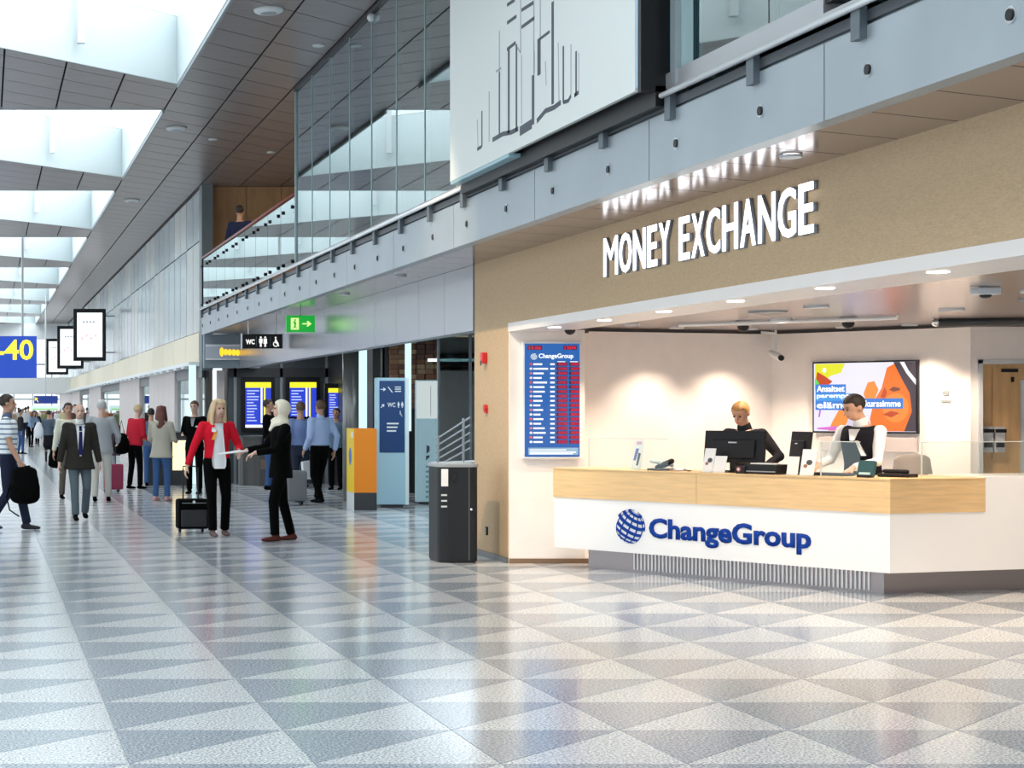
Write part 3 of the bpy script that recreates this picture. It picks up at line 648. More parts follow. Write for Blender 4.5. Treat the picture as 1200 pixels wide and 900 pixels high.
MB().box(-.06,.06,-.03,.03,.0,.02).build('foot', M_BLK, t); MB().box(-.075,.075,-.02,.02,.01,.15, Matrix.Rotation(-.3,4,'X')).build('body', mat('teal_dark', (.03,.09,.10), .3), t, bevel=.008); MB().box(-.05,.05,-.024,-.02,.02,.04, Matrix.Rotation(-.3,4,'X')).build('lamp_strip', mat('pale_strip', (.5,.7,.68), .4), t)
t = empty('keyboard', cpt(972, .30), FR, 'flat black keyboard beside the narrow monitor', 'keyboard')
MB().box(-.2,.2,-.07,.07,0,.02).build('body', M_BLK, t, bevel=.005); MB().box(-.18,.18,-.055,.055,.02,.026).build('keys', M_SHOPDK, t)
t = empty('telephone', ept(1052, .3), FR, 'flat black telephone beside the chair back', 'telephone'); MB().box(-.14,.14,-.08,.08,0,.03).build('body', M_BLK, t, bevel=.008); MB().limb([(-.1,-.03,.05),(.1,-.03,.05)],[.018,.018]).build('handset', M_BLK, t, smooth=True)
# chair behind the counter
cx_, cy_ = (1069+18)/FPX*16.35, 16.35
t = empty('office_chair', (cx_, cy_, 0), .25+PI, 'grey beige office chair behind the counter with its rounded back showing', 'chair')
MF = mat('chair_fabric', (.42,.39,.36), .85, bump=.3)
MB().limb([(0,.02,.62),(0,0,.88),(0,.0,1.15)],[(.21,.05),(.25,.055),(.20,.045)], n=16).build('backrest', MF, t, remesh=.02, smit=3)
MB().box(-.24,.24,-.5,-.02,.46,.54).build('seat', MF, t, bevel=.03); MB().cyl((0,-.25,.1),(0,-.25,.46),.03).build('gas_column', M_BLK, t); MB().box(-.03,.03,-.04,.06,.45,.75).build('back_bar', M_BLK, t)
for i in range(5):
    a = 2*PI*i/5; MB().cyl((0,-.25,.1),(.3*math.cos(a),-.25+.3*math.sin(a),.06),.02,.014).build('leg', M_BLK, t); MB().ball((.3*math.cos(a),-.25+.3*math.sin(a),.03),.03).build('castor', M_BLK, t)
# ================================================================== RATE BOARD
rb = empty('rate_board', (5.585, 18.41, 1.09), 0, 'blue exchange rate board with red figures and a white frame', 'display board')
BW, BH = .61, 1.215
MB().box(0,BW,-.03,.02,0,BH).build('white_frame', M_WHITE, rb, bevel=.004)
MB().box(.02,BW-.02,-.034,-.03,.02,BH-.02).build('blue_panel', glow('board_blue', (.005,.095,.36), .9), rb)
FB = face((0,-.034,0), (1,0,0)); M_LED = glow('led_red', (.80,.01,.06), .75); M_LEDB = mat('led_back', (.10,.01,.05), .4); M_TXT = glow('board_white_text', (.9,.95,1), .9)
text('ChangeGroup', M_TXT, rb, .36, .062, FB @ Matrix.Translation((.165, BH-.185, 0)), .025, .002, 'white_lettering')
globe(rb, FB @ Matrix.Translation((.115, BH-.155, 0)), .034, mat('board_dots', (.05,.2,.5), .4), M_TXT, z=.003)
def led(x0, y0, wd, h, s):
    polys([('led_field', rect(x0,y0,x0+wd,y0+h), M_LEDB)], rb, FB, .0015)
    text(s, M_LED, rb, wd*.86, h*.78, FB @ Matrix.Translation((x0+wd*.08, y0+h*.11, .0016)), .03, .0015, 'led_figures')
led(.05, BH-.085, .15, .045, '13.06'); led(.42, BH-.085, .14, .045, '1204')
random.seed(3)
for i in range(18):
    y = BH-.245-i*.0475
    fc = [(.7,.1,.12),(.85,.85,.9),(.6,.2,.3),(.85,.8,.8)][i % 4]
    polys([('flag', ell(.085, y+.012, .016, .013, 10), mat('flag_%d' % (i%4), fc, .5)), ('currency_name', rect(.11, y+.002, .11+random.uniform(.07,.16), y+.020), M_TXT), ('currency_code', rect(.285, y+.002, .33, y+.020), M_TXT)], rb, FB, .0015)
    for x0 in (.35, .48):
        polys([('led_field', rect(x0,y-.006,x0+.11,y+.030), M_LEDB)], rb, FB, .0015)
        mb = MB()
        for q in range(5):
            a = x0+.022+q*.017; st = random.choice((0,1,2))
            mb.prism(rect(a, y, a+.0125, y+.006), .0016, .003, FB).prism(rect(a, y+.018, a+.0125, y+.024), .0016, .003, FB).prism(rect(a+(0 if st else .008), y, a+(.004 if st else .0125), y+.024), .0016, .003, FB)
            if st != 1: mb.prism(rect(a, y+.009, a+.0125, y+.014), .0016, .003, FB)
        mb.build('led_figures', M_LED, rb)
polys([('currency_head', rect(.36, BH-.212, .44, BH-.204), M_TXT), ('currency_head', rect(.49, BH-.212, .57, BH-.204), M_TXT), ('note_field', rect(.055,.04,.575,.115), mat('note_blue', (.20,.38,.62), .4))]+[('note_line', rect(.07,y,.07+wd,y+.012), M_TXT) for y, wd in ((.085,.38),(.062,.48),(.045,.45))], rb, FB, .0012)
# ================================================================== WALL SCREEN
wc0, wc1 = Vector(WC[0]), Vector(WC[1]); wd_ = (wc1-wc0).normalized(); wn = Vector((-wd_.y, wd_.x)); wn = wn if wn.y < 0 else -wn
def wcp(px): r = (px+18)/FPX; b = wc0+wn*.05; t = (r*b.y-b.x)/(wd_.x-r*wd_.y); return b+wd_*t
p0, p1 = wcp(952), wcp(1075.5); TVW = (p1-p0).length; s0 = FPX/p0.y; zb = 1.6-(507-480)/s0; TVH = .76
tv = empty('wall_screen', (p0.x, p0.y, zb), math.atan2(wd_.y, wd_.x), 'wide wall screen in a black frame showing an orange advert with white words', 'screen')
MB().box(0,TVW,-.0,.04,0,TVH).build('frame', M_BLK, tv, bevel=.005)
FT = face((0,-.001,0), (1,0,0)); u, v = TVW, TVH
def em(n, c, s=.72): return glow('screen_'+n, c, s)
O1, O2, O3 = em('orange', (1.0,.19,.01)), em('deep_orange', (.62,.06,.01)), em('light_orange', (1,.30,.04))
polys([('picture_ground', rect(.018,.018,u-.018,v-.018), em('ground', (.80,.78,.95), .8)),
 ('yellow_patch', [(.03,.60*v),(.03,.97*v),(.32*u,.97*v),(.28*u,.84*v),(.18*u,.80*v),(.10*u,.70*v)], em('yellow', (.85,.85,.02))),
 ('red_patch', [(.03,.68*v),(.05*u,.86*v),(.12*u,.80*v),(.20*u,.72*v),(.15*u,.66*v)], O2),
 ('green_patch', [(.03,.60*v),(.03,.78*v),(.07*u,.70*v)], em('green', (.1,.75,.1))),
 ('white_spot', ell(.12*u,.88*v,.02*u,.035*v), em('white', (1,1,1))),
 ('hand', [(.16*u,.03*v),(.20*u,.16*v),(.30*u,.42*v),(.36*u,.36*v),(.36*u,.20*v),(.30*u,.03*v)], O3),
 ('sleeve', [(.33*u,.03*v),(.36*u,.3*v),(.42*u,.3*v),(.42*u,.03*v)], em('lilac', (.72,.66,.85))),
 ('purple_strokes', [(.06*u,.22*v),(.075*u,.34*v),(.09*u,.34*v),(.075*u,.22*v)], em('purple', (.55,.1,.7))),
 ('pink_line', [(.05*u,.05*v),(.05*u,.07*v),(.28*u,.10*v),(.28*u,.03*v)], em('pink', (.75,.15,.65))),
 ('cheek_far', [(.50*u,.55*v),(.54*u,.70*v),(.60*u,.72*v),(.64*u,.60*v),(.60*u,.45*v),(.52*u,.45*v)], O3),
 ('face', [(.58*u,.03*v),(.56*u,.20*v),(.60*u,.45*v),(.67*u,.62*v),(.72*u,.90*v),(.80*u,.96*v),(.90*u,.90*v),(.97*u,.60*v),(.97*u,.15*v),(.88*u,.03*v)], O1),
 ('cheek', ell(.80*u,.35*v,.12*u,.2*v), O3),
 ('nose_shadow', [(.66*u,.50*v),(.70*u,.64*v),(.72*u,.56*v),(.70*u,.48*v)], O2),
 ('closed_eye', [(.74*u,.60*v),(.78*u,.64*v),(.84*u,.62*v),(.84*u,.59*v),(.78*u,.57*v)], em('brown', (.25,.05,.02))),
 ('mouth', [(.68*u,.26*v),(.76*u,.31*v),(.84*u,.28*v),(.76*u,.22*v)], O2),
 ('hair', [(.78*u,.975*v),(.86*u,.74*v),(.93*u,.55*v),(.95*u,.30*v),(.88*u,.03*v),(.985*u,.03*v),(.985*u,.975*v)], em('hair', (.06,.04,.06))),
 ('hair_band', [(.84*u,.975*v),(.90*u,.82*v),(.985*u,.66*v),(.985*u,.74*v),(.92*u,.86*v),(.88*u,.975*v)], em('white', (1,1,1))),
 ('text_field', rect(.035*u,.55*v,.33*u,.68*v), em('blue_field', (.03,.22,.75))), ('text_field', rect(.035*u,.45*v,.42*u,.55*v), em('blue_field2', (.05,.35,.85))),
 ('text_field', rect(.035*u,.32*v,.45*u,.45*v), em('blue_field', (0,0,0))), ('text_field', rect(.50*u,.34*v,.87*u,.48*v), em('blue_field', (0,0,0)))], tv, FT, .001, .0004)
TWH = em('text', (1,1,1), 1.1)
for s, x, y, wd, h in (('Ansaitset',.05*u,.575*v,.27*u,.09*v),('parempaa',.05*u,.475*v,.36*u,.06*v),('elämän',.05*u,.345*v,.38*u,.09*v),('kurssimme',.52*u,.365*v,.33*u,.09*v)):
    text(s, TWH, tv, wd, h, FT @ Matrix.Translation((x,y,.0105)), .02, .0015, 'screen_words')
t = empty('wall_cable_box', (tv.location.x, tv.location.y, 1.16), tv.rotation_euler.z, 'long grey cable box on the wall below the wide screen', 'cable box'); MB().box(.08, TVW-.02, .0, .035, 0, .15).build('box', mat('cable_grey', (.55,.50,.49), .5), t, bevel=.004)
p = wcp(1106); t = empty('wall_notice', (p.x, p.y, 0), tv.rotation_euler.z, 'tiny pale notice on the wall right of the wide screen', 'notice')
MB().box(-.03,.03,.04,.05,1.75,1.79).build('plate', M_GREY, t); MB().box(-.05,.05,.04,.05,1.68,1.70).build('plate', M_GREY, t)
# things on the wooden recess
for x, z, lb in ((1158,505,'open leaflet box with dark slots on the wooden recess, left one'),(1172,505,'open leaflet box with dark slots on the wooden recess, right one')):
    X = (x+18)/FPX*17.95; t = empty('wall_rack', (X, 17.95, 1.6-(530-480)/115.5), 0, lb, 'rack', 'leaflet boxes on the wooden recess')
    MB().box(-.05,.05,-.0,.04,0,.26).build('back', M_LGREY, t); MB().box(-.05,.05,-.03,0,.20,.235).build('slot', M_BLK, t); MB().box(-.04,.03,-.03,0,.05,.10).build('slot', M_BLK, t)
t = empty('door_plate', ((1184+18)/FPX*17.95, 17.96, 2.0), 0, 'small black bar high on the wooden recess', 'plate'); MB().box(-.08,.08,-.01,.01,-.02,.015).build('bar', M_BLK, t); MB().box(.02,.04,-.01,.01,-.12,-.07).build('peg', M_BLK, t)
# pier details
t = empty('fire_alarm', (5.45, 19.23, 2.1), 0, 'red box high on the edge of the beige pier', 'alarm'); MB().box(-.06,0,-.04,.04,.0,.12).build('body', M_RED, t, bevel=.008); MB().box(-.065,-.06,-.02,.02,-.02,.03).build('cover', M_DARK, t)
t = empty('fire_button', (5.45, 19.2, 1.58), 0, 'small red call button on the beige pier below the red box', 'button'); MB().cyl((-.04,0,.04),(0,0,.04),.035).build('body', M_RED, t); MB().box(-.03,0,-.03,.03,-.02,.02).build('foot', M_RED, t)
t = empty('socket', (5.45, 19.2, .24), 0, 'black double socket low on the beige pier', 'socket'); MB().box(-.015,0,-.03,.03,0,.09).build('plate', M_BLK, t); MB().cyl((-.02,0,.06),(-.012,0,.06),.018).build('outlet', M_GREY, t); MB().cyl((-.02,0,.025),(-.012,0,.025),.018).build('outlet', M_GREY, t)
# litter bin
t = empty('litter_bin', (4.95, 18.72, 0), 0, 'tall dark grey litter bin standing beside the beige pier', 'litter bin')
MG = mat('bin_grey', (.012,.014,.017), .45, 0, spec=.3)
def rr(w, d, r, n=5):
    o = []
    for cx, cy, a in ((w/2-r,d/2-r,0),(-w/2+r,d/2-r,PI/2),(-w/2+r,-d/2+r,PI),(w/2-r,-d/2+r,3*PI/2)):
        o += [(cx+r*math.cos(a+PI/2*i/n), cy+r*math.sin(a+PI/2*i/n)) for i in range(n+1)]
    return o
MB().prism(rr(.42,.52,.10), .02, 1.0).build('body', MG, t, smooth=False); MB().prism(rr(.44,.54,.11), 1.0, 1.03).build('lid', M_GREY, t); MB().prism(rr(.40,.50,.10), 0, .02).build('base', M_DARK, t)
MB().box(-.19,-.12,-.268,-.26,.80,.98).build('label_plate', M_LAM, t); MB().prism(ell(-.06,.89,.045,.065), 0, .006, face((0,-.26,0),(1,0,0))).build('opening', M_DARK, t); MB().prism(ell(-.06,.905,.026,.034), 0, .008, face((0,-.26,0),(1,0,0))).build('opening_rim', mat('bin_grey', (0,0,0)), t)
for z in (.70,.64,.58): MB().box(-.19,-.13,-.263,-.26,z,z+.018).build('small_print', M_LGREY, t)
MB().cyl((.12,-.26,.56),(.12,-.27,.56),.012).build('lock', M_CHROME, t)
MB().box(.10,.103,-.2605,-.255,.03,1.0).build('door_gap', M_GREY, t)
# ================================================================== SHOP SIDE BELOW THE BEAM
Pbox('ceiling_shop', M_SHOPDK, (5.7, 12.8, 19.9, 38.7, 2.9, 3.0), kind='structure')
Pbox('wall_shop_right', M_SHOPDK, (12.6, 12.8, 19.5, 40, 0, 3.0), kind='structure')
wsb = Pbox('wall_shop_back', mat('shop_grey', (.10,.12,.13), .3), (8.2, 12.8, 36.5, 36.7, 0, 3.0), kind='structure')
M_STONE = [mat('stone_%d' % i, c, .6) for i, c in enumerate(((.30,.13,.08),(.42,.22,.12),(.22,.11,.09),(.55,.36,.22),(.36,.16,.10)))]
random.seed(5)
for i in range(9):
    for j in range(14):
        X = 7.75+i*.17+.02*random.random(); 
        MB().box(X, X+.15, 33.9-.03*random.random(), 34.0, 1.62+j*.095, 1.62+j*.095+.085).build('brick', random.choice(M_STONE), wsb)
MB().box(7.7, 9.4, 34.0, 34.1, 0, 3.0).build('brick_backing', M_SHOPDK, wsb)
# dark screen wall
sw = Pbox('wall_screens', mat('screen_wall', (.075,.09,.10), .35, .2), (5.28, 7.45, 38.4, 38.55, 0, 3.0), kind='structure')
for x in (5.40, 6.40, 7.38): MB().box(x, x+.06, 38.36, 38.4, 0, 2.75).build('wall_post', M_GREY, sw)
MB().box(5.28, 7.45, 38.36, 38.4, 2.3, 2.5).build('wall_header', M_SHOPDK, sw)
Pbox('wall_shop_step', M_SHOPDK, (7.45, 7.6, 34.0, 38.5, 0, 3.0), kind='structure')
def flight_screen(x0px, x1px, y0px, y1px, Y, label):
    s = FPX/Y; x0, x1 = (x0px+18)/s, (x1px+18)/s; z0, z1 = 1.6-(y1px-480)/s, 1.6-(y0px-480)/s; W, H = x1-x0, z1-z0
    t = empty('flight_screen', (x0, Y-.05, z0), 0, label, 'screen', 'blue flight information screens')
    MB().box(-.08,W+.08,-.02,.04,-.1,H+.1).build('frame', M_DARK, t, bevel=.006)
    F = face((0,-.022,0),(1,0,0))
    a, b = em('flight_blue', (.02,.05,.62), .8), em('flight_yellow', (.95,.85,.02), 1.0)
    polys([('screen_ground', rect(0,0,W,H), a), ('yellow_header', rect(0,H*.88,W,H), b), ('white_footer', rect(0,0,W,H*.06), TWH), ('gate_column', rect(W*.60,H*.1,W*.66,H*.88), TWH), ('yellow_column', rect(W*.72,H*.1,W*.78,H*.88), b)], t, F, .001)
    random.seed(int(x0px))
    mb = MB()
    for q in range(11):
        y = H*.14+q*H*.066; mb.prism(rect(W*.06,y,W*.06+W*random.uniform(.25,.48),y+H*.025), .001, .004, F)
    mb.build('flight_lines', em('flight_text', (.45,.55,.95), .9), t, kind='stuff')
flight_screen(287,317,448,501,38.35,'blue flight screen on the dark wall, left of the cream headscarf')
flight_screen(339,370,448,501,38.35,'blue flight screen on the dark wall, above the man in the light blue shirt')
flight_screen(384,405,455,498,37.4,'blue flight screen partly behind the round grey column')
t = empty('dark_counter', (5.9, 37.6, 0), 0, 'dark information desk below the left flight screen', 'desk')
MB().lathe([(.05,0),(.52,0),(.52,1.0),(.56,1.0),(.56,1.05),(.05,1.05)], c=(.0,0), n=24).build('body', mat('desk_dark', (.06,.06,.06), .35), t); MB().box(-.12,.08,-.535,-.50,.35,.55).build('plaque', mat('plaque_brown', (.16,.12,.09), .4), t)
t = empty('cyan_post', (6.62, 36.9, 0), 0, 'slim light blue post behind the woman in the headscarf', 'post'); MB().box(-.05,.05,-.05,.05,0.02,1.35).build('shaft', mat('cyan_post', (.25,.52,.62), .3), t); MB().box(-.08,.08,-.08,.08,0,.02).build('foot', M_GREY, t)
# round column + lit column
t = Pbox('trim_16', M_KICK, (0,0.001,0,0.001,0,0.001), kind='structure') if False else None
MB().lathe([(.17,0),(.17,3.0)], c=((413+18)/FPX*31, 31), n=24).build('trim_16', mat('column_steel', (.26,.26,.25), .3, .5), smooth=True, kind='structure')
Pbox('trim_17', glow('lit_column_cyan', (0,0,0), 0), ((422+18)/FPX*30, (430+18)/FPX*30, 30, 30.1, 0, 2.9), kind='structure')
Pbox('trim_18', glow('lit_column_cyan', (0,0,0), 0), ((476+18)/FPX*33, (482+18)/FPX*33, 33, 33.1, 1.2, 2.9), kind='structure')
# dark glass front right part with ceiling strip lights
dg = empty('window_shop', (0,0,0), kind='structure')
MB().box(7.82, 8.9, 30.5, 30.52, 0, 2.9).build('glass_pane', G_BOX, dg)
for x in (7.8, 8.35, 8.9): MB().box(x, x+.03, 30.46, 30.54, 0, 2.9).build('mullion', M_GREY, dg)
t = empty('strip_light', (8.42, 32.0, 2.47), 0, 'long pale cyan strip light under the dark shop ceiling', 'ceiling light'); MB().box(-.40,.45,-.05,.05,0,.05).build('tube', glow('strip_cyan', (.65,.95,1), 1.6), t); MB().box(-.05,.05,-.02,.02,.05,.43).build('hanger', M_GREY, t)
t = empty('warm_light', (8.5, 31.0, 2.9), 0, 'short warm lamp in the dark shop ceiling beside the pier', 'ceiling light'); MB().box(-.25,.25,-.06,.06,-.03,0).build('lamp', glow('warm_lamp', (1,.6,.4), 2.0), t)
# stair railing
t = empty('stair_railing', (0,0,0), 0, 'grey stair railing with sloping bars behind the litter bin', 'railing')
def q3(px, py, Y): s = FPX/Y; return ((px+18)/s, Y, 1.6-(py-480)/s)
MB().cyl(q3(543,490,26), q3(543,560,26)[:2]+(0,), .02).build('post', M_GREY, t); MB().cyl(q3(513,510,26), q3(513,560,26)[:2]+(0,), .02).build('post', M_GREY, t)
for k in range(5): MB().cyl(q3(511,515+k*8,26), q3(551,489+k*9,26), .013).build('bar', M_GREY, t)
MB().cyl(q3(505,543,26), q3(556,541,26), .02).build('rail', M_LGREY, t)
# orange info box
ox, oy = gp(415, 598)
t = empty('orange_info_box', (ox, oy, 0), 0, 'orange and yellow standing box on a dark base beside the blue totem', 'kiosk box')
MB().box(0,.36,0,.56,.28,1.30).build('orange_body', mat('orange_box', (.80,.24,.01), .4), t); MB().box(-.004,0,.0,.56,.28,1.30).build('yellow_side', mat('yellow_side', (.90,.62,.0), .4), t); MB().box(0,.36,0,.56,0,.28).build('dark_base', M_SHOPDK, t); MB().box(-.004,0,0,.56,0,.28).build('pale_base_side', M_LGREY, t)
polys([('blue_print', ell(.28,.85,.10,.14), mat('print_blue', (.05,.15,.55), .4)), ('white_print', rect(.36,1.15,.5,1.24), M_WHITE)], t, face((-.004,.56,0),(0,-1,0)))
# way totems
tx, ty = gp(441, 595)
t = empty('way_totem', (tx, ty, 0), 0, 'tall light blue totem with a dark blue direction panel', 'sign totem')
MB().box(0,.53,0,.16,.05,2.12).build('light_blue_body', mat('totem_light', (.40,.66,.78), .35), t, bevel=.01); MB().box(.08,.44,.02,.14,0,.05).build('foot', M_SHOPDK, t)
MB().box(.05,.46,-.008,0,.90,2.07).build('dark_blue_panel', mat('totem_blue', (.015,.06,.19), .35), t); MB().box(.475,.53,-.01,0,.05,2.12).build('bright_edge', mat('edge_pale', (.78,.9,.92), .3), t)
F = face((.05,-.008,.90),(1,0,0)); TB = mat('totem_text', (.80,.88,.92), .4)
text('WC', TB, t, .13, .075, F @ Matrix.Translation((.13,.74,0)), .02, .003, 'white_lettering')
def arrow(cx, cy, r, a=0):
    pts = [(-1,-.14),(.2,-.14),(-.1,-.6),(.25,-.6),(1,0),(.25,.6),(-.1,.6),(.2,.14),(-1,.14)]; c, s = math.cos(a), math.sin(a)
    return [(cx+(x*c-y*s)*r, cy+(x*s+y*c)*r) for x, y in pts]
def man_sign(cx, cy, h, skirt=False):
    return [ell(cx, cy+h*.9, h*.09, h*.09, 10), [(cx-h*.16,cy+h*.78),(cx-h*.16,cy+h*.4),(cx-(h*.2 if skirt else h*.08),cy+h*.3),(cx-h*.08,cy+h*.3),(cx-h*.08,cy),(cx+h*.08,cy),(cx+h*.08,cy+h*.3),(cx+(h*.2 if skirt else h*.08),cy+h*.3),(cx+h*.16,cy+h*.4),(cx+h*.16,cy+h*.78)]]
def wheel_sign(cx, cy, h):
    ring = ell(cx, cy+h*.28, h*.28, h*.28, 16)
    return [ell(cx-h*.02, cy+h*.92, h*.09, h*.09, 10), [(cx-h*.08,cy+h*.8),(cx-h*.08,cy+h*.4),(cx+h*.2,cy+h*.4),(cx+h*.34,cy+h*.08),(cx+h*.26,cy+h*.05),(cx+h*.14,cy+h*.33),(cx+h*.04,cy+h*.33),(cx+h*.04,cy+h*.8)]], ring
polys([('arrow', arrow(.06,1.03,.045), TB), ('pictogram', [(.13,1.07),(.15,1.07),(.22,.98),(.20,.98)], TB), ('arrow', arrow(.05,.76,.04,.8), TB)]+[('small_print', rect(.25,1.06-i*.035,.35,1.075-i*.035), TB) for i in range(3)]+[('pictogram', p, TB) for p in man_sign(.31,.73,.10)+man_sign(.37,.73,.10,True)]+[('small_print', rect(.12,.46-i*.06,.31-.02*i,.485-i*.06), TB) for i in range(3)], t, F, .002)
hs, ring = wheel_sign(.34,.58,.10); polys([('pictogram', p, TB) for p in hs], t, F, .002)
tx, ty = gp(488, 591)
t = empty('narrow_totem', (tx, ty, 0), 0, 'narrow pale cyan totem with vertical lettering right of the blue totem', 'sign totem')
MB().box(0,.37,0,.12,.04,2.10).build('pale_body', mat('totem_pale', (.58,.82,.88), .3), t, bevel=.01); MB().box(.0,.35,-.006,0,1.45,2.08).build('white_top', glow('totem_white', (.82,.93,.93), .5), t); MB().box(.05,.32,.02,.1,0,.04).build('foot', M_SHOPDK, t)
polys([('black_mark', [(.17,.85),(.22,.90),(.22,.98),(.17,1.0)], M_INK), ('black_mark', [(.16,.74),(.22,.80),(.22,.83),(.16,.82)], M_INK), ('top_line', rect(.235,1.5,.243,2.0), M_GREY)]+[('vertical_letter', rect(.155,.62-i*.085,.20+.01*(i%2),.655-i*.085), mat('totem_print', (.22,.38,.44), .4)) for i in range(7)], t, face((0,-.006,0),(1,0,0)))
# ================================================================== HANGING SIGNS
sx, sy = 5.1, 28.6
t = empty('exit_sign', (sx, sy, 3.21), 0, 'green glowing emergency exit sign with an arrow under the soffit', 'exit sign')
W, H = .46, .27; G1 = glow('exit_green', (.0,.34,.03), .8); G2 = glow('exit_pale', (.65,.9,.3), .85)
MB().box(-W/2,W/2,-.03,.03,-.09-H,-.09).build('housing', glow('exit_green', (0,0,0), 0), t); MB().box(-W/2-.01,W/2+.01,-.035,.035,-.105-H,-.09-H).build('base_strip', M_LGREY, t); MB().cyl((0,0,-.09),(0,0,0),.01).build('rod', M_GREY, t)
F = face((-W/2,-.031,-.09-H),(1,0,0)); polys([('doorway', rect(.07,.04,.20,.23), G2), ('running_figure', [(.10,.05),(.13,.11),(.11,.17),(.14,.18),(.16,.14),(.15,.10),(.17,.05),(.14,.08)], glow('exit_green', (0,0,0), 0)), ('figure_head', ell(.14,.195,.015,.015,8), glow('exit_green', (0,0,0), 0)), ('arrow', arrow(.33,.135,.075), G2)], t, F, .002)
lamp('exit_glow', 'POINT', (5.1, 28.4, 2.95), .3, (.35,1,.2), size=.1)
t = empty('restroom_sign', (5.0, 31.9, 3.21), 0, 'black hanging sign with WC and person pictograms under the soffit', 'sign')
MB().box(-.36,.36,-.03,.03,-.51,-.25).build('black_panel', M_DARK, t)
for x in (-.25,.25): MB().cyl((x,0,-.25),(x,0,0),.01).build('rod', M_LGREY, t)
MB().box(.36,.38,-.035,.035,-.52,-.24).build('end_cap', M_LGREY, t); MB().box(-.38,-.36,-.035,.035,-.52,-.24).build('end_cap', M_LGREY, t)
F = face((-.36,-.031,-.51),(1,0,0)); SWH = glow('sign_white', (.9,.9,.88), .9)
text('WC', SWH, t, .16, .09, F @ Matrix.Translation((.06,.075,0)), .04, .003, 'white_lettering')
polys([('pictogram', p, SWH) for p in man_sign(.33,.03,.19)+man_sign(.41,.03,.19,True)]+[('pictogram', p, SWH) for p in wheel_sign(.60,.03,.18)[0]]+[('divider', rect(.25,.04,.254,.22), M_GREY), ('divider', rect(.50,.04,.504,.22), M_GREY)], t, F, .002)
rg = wheel_sign(.60,.03,.18)[1]; inner = ell(.60,.03+.18*.28,.035,.035,16)
mb = MB(); n = 16
mb.add([(x,y,.003) for x,y in rg]+[(x,y,.003) for x,y in inner], [(i,(i+1)%n,(i+1)%n+n,i+n) for i in range(n) if i > 1 or True], F); mb.build('wheel', SWH, t)
t = empty('shop_sign', (4.72, 37.85, 3.0), 0, 'grey glass shop sign with blurred yellow lettering on the beam end', 'sign')
MB().box(.0,1.15,-.06,0,-.34,0).build('pale_panel', mat('sign_pale', (.50,.55,.62), .3), t); MB().box(.0,1.15,-.07,-.06,-.05,-.02).build('bright_line', M_LAM, t); MB().box(.0,1.15,-.07,-.06,-.34,-.31).build('bright_line', M_LAM, t)
YL = glow('sign_yellow', (1,.55,.02), 1.1)
F = face((0,-.062,-.34),(1,0,0)); polys([('yellow_letter', ell(.34+i*.085,.17-.004*i,.046,.07 if i else .10,10), YL) for i in range(7)], t, F, .003, .0006)
t = empty('fire_sign', (5.93, 19.9, 0), 0, 'x', 'sign') if False else None
# hanging portrait displays
def portrait(x1px, Y, ytop, ybot, wpx, label):
    s = FPX/Y; W = wpx/s; x1 = (x1px+18)/s; z1 = 1.6-(ytop-480)/s; z0 = 1.6-(ybot-480)/s
    t = empty('portrait_display', (x1-W, Y, z0), 0, label, 'display', 'portrait displays on the upper wall'); H = z1-z0
    MB().box(0,W,-.06,.06,0,H).build('black_frame', M_DARK, t, bevel=.01); MB().box(.13,W-.13,-.065,-.06,.14,H-.14).build('white_screen', glow('display_white', (.88,.92,.97), 1.0), t)
    for z in (H*.15, H*.85): MB().box(W, WX-(x1-W)-.0, -.02, .02, z, z+.05).build('wall_arm', M_GREY, t)
    F = face((.13,-.065,.14),(1,0,0)); w_, h_ = W-.26, H-.28; gy = em('display_grey', (.35,.42,.5), .8)
    polys([('caption', rect(w_*(.22+.13*i), h_*.77, w_*(.31+.13*i), h_*.81), gy) for i in range(4)]+[('picture_dot', ell(w_*(.2+.18*i), h_*(.42+.06*(i%2)), w_*.04, h_*.035, 8), em('display_pink', (.8,.5,.6), .9)) for i in range(4)], t, F, .003)
portrait(124, 64, 362, 423, 38, 'white portrait display in a black frame, nearest of three on the wall')
portrait(98, 78.6, 382, 432, 31, 'white portrait display in a black frame, middle of three on the wall')
portrait(80, 92, 397, 439, 26, 'white portrait display in a black frame, farthest of three on the wall')
# gate sign
s = FPX/50; t = empty('gate_sign', ((43+18)/s, 50, 1.6-(443-480)/s), 0, 'large blue hanging gate sign with yellow figures at the left edge', 'sign')
MB().box(-3.2,0,-.08,.08,0,49/s).build('blue_panel', glow('gate_blue', (.01,.07,.55), .75), t)
GY_ = glow('gate_yellow', (1,.85,.05), 1.1)
text('-40', GY_, t, 44/s, 24/s, face((-48/s,-.081,21/s),(1,0,0)), .02, .004, 'yellow_figures')
for x in (-.4,-2.8): MB().cyl((x,0,49/s),(x,0,CZ-(1.6-(443-480)/s)),.03).build('rod', M_LGREY, t)
s = FPX/75; t = empty('small_blue_sign', ((40+18)/s, 75, 1.6-(473-480)/s), 0, 'small dark blue sign with a yellow arrow hanging far down the hall', 'sign')
MB().box(.0,1.0,-.05,.05,0,.33).build('blue_panel', glow('gate_navy', (.01,.04,.28), .7), t); polys([('yellow_arrow', arrow(.1,.17,.12,2.2), GY_)], t, face((0,-.05,0),(1,0,0)), .003)
MB().cyl((.5,0,.33),(.5,0,CZ-t.location.z),.02).build('rod', M_LGREY, t)
s = FPX/85; t = empty('green_white_sign', ((36+18)/s, 85, 1.6-(474-480)/s-.3), 0, 'pale band sign with green print below the small blue sign', 'sign')
MB().box(0,1.4,-.04,.04,0,.25).build('panel', glow('pale_band', (.7,.9,.9), .8), t); MB().box(.1,1.3,-.045,-.04,.05,.1).build('green_print', glow('green_print', (.3,.8,.1), .7), t)
MB().cyl((.7,0,.25),(.7,0,CZ-t.location.z),.02).build('rod', M_LGREY, t)
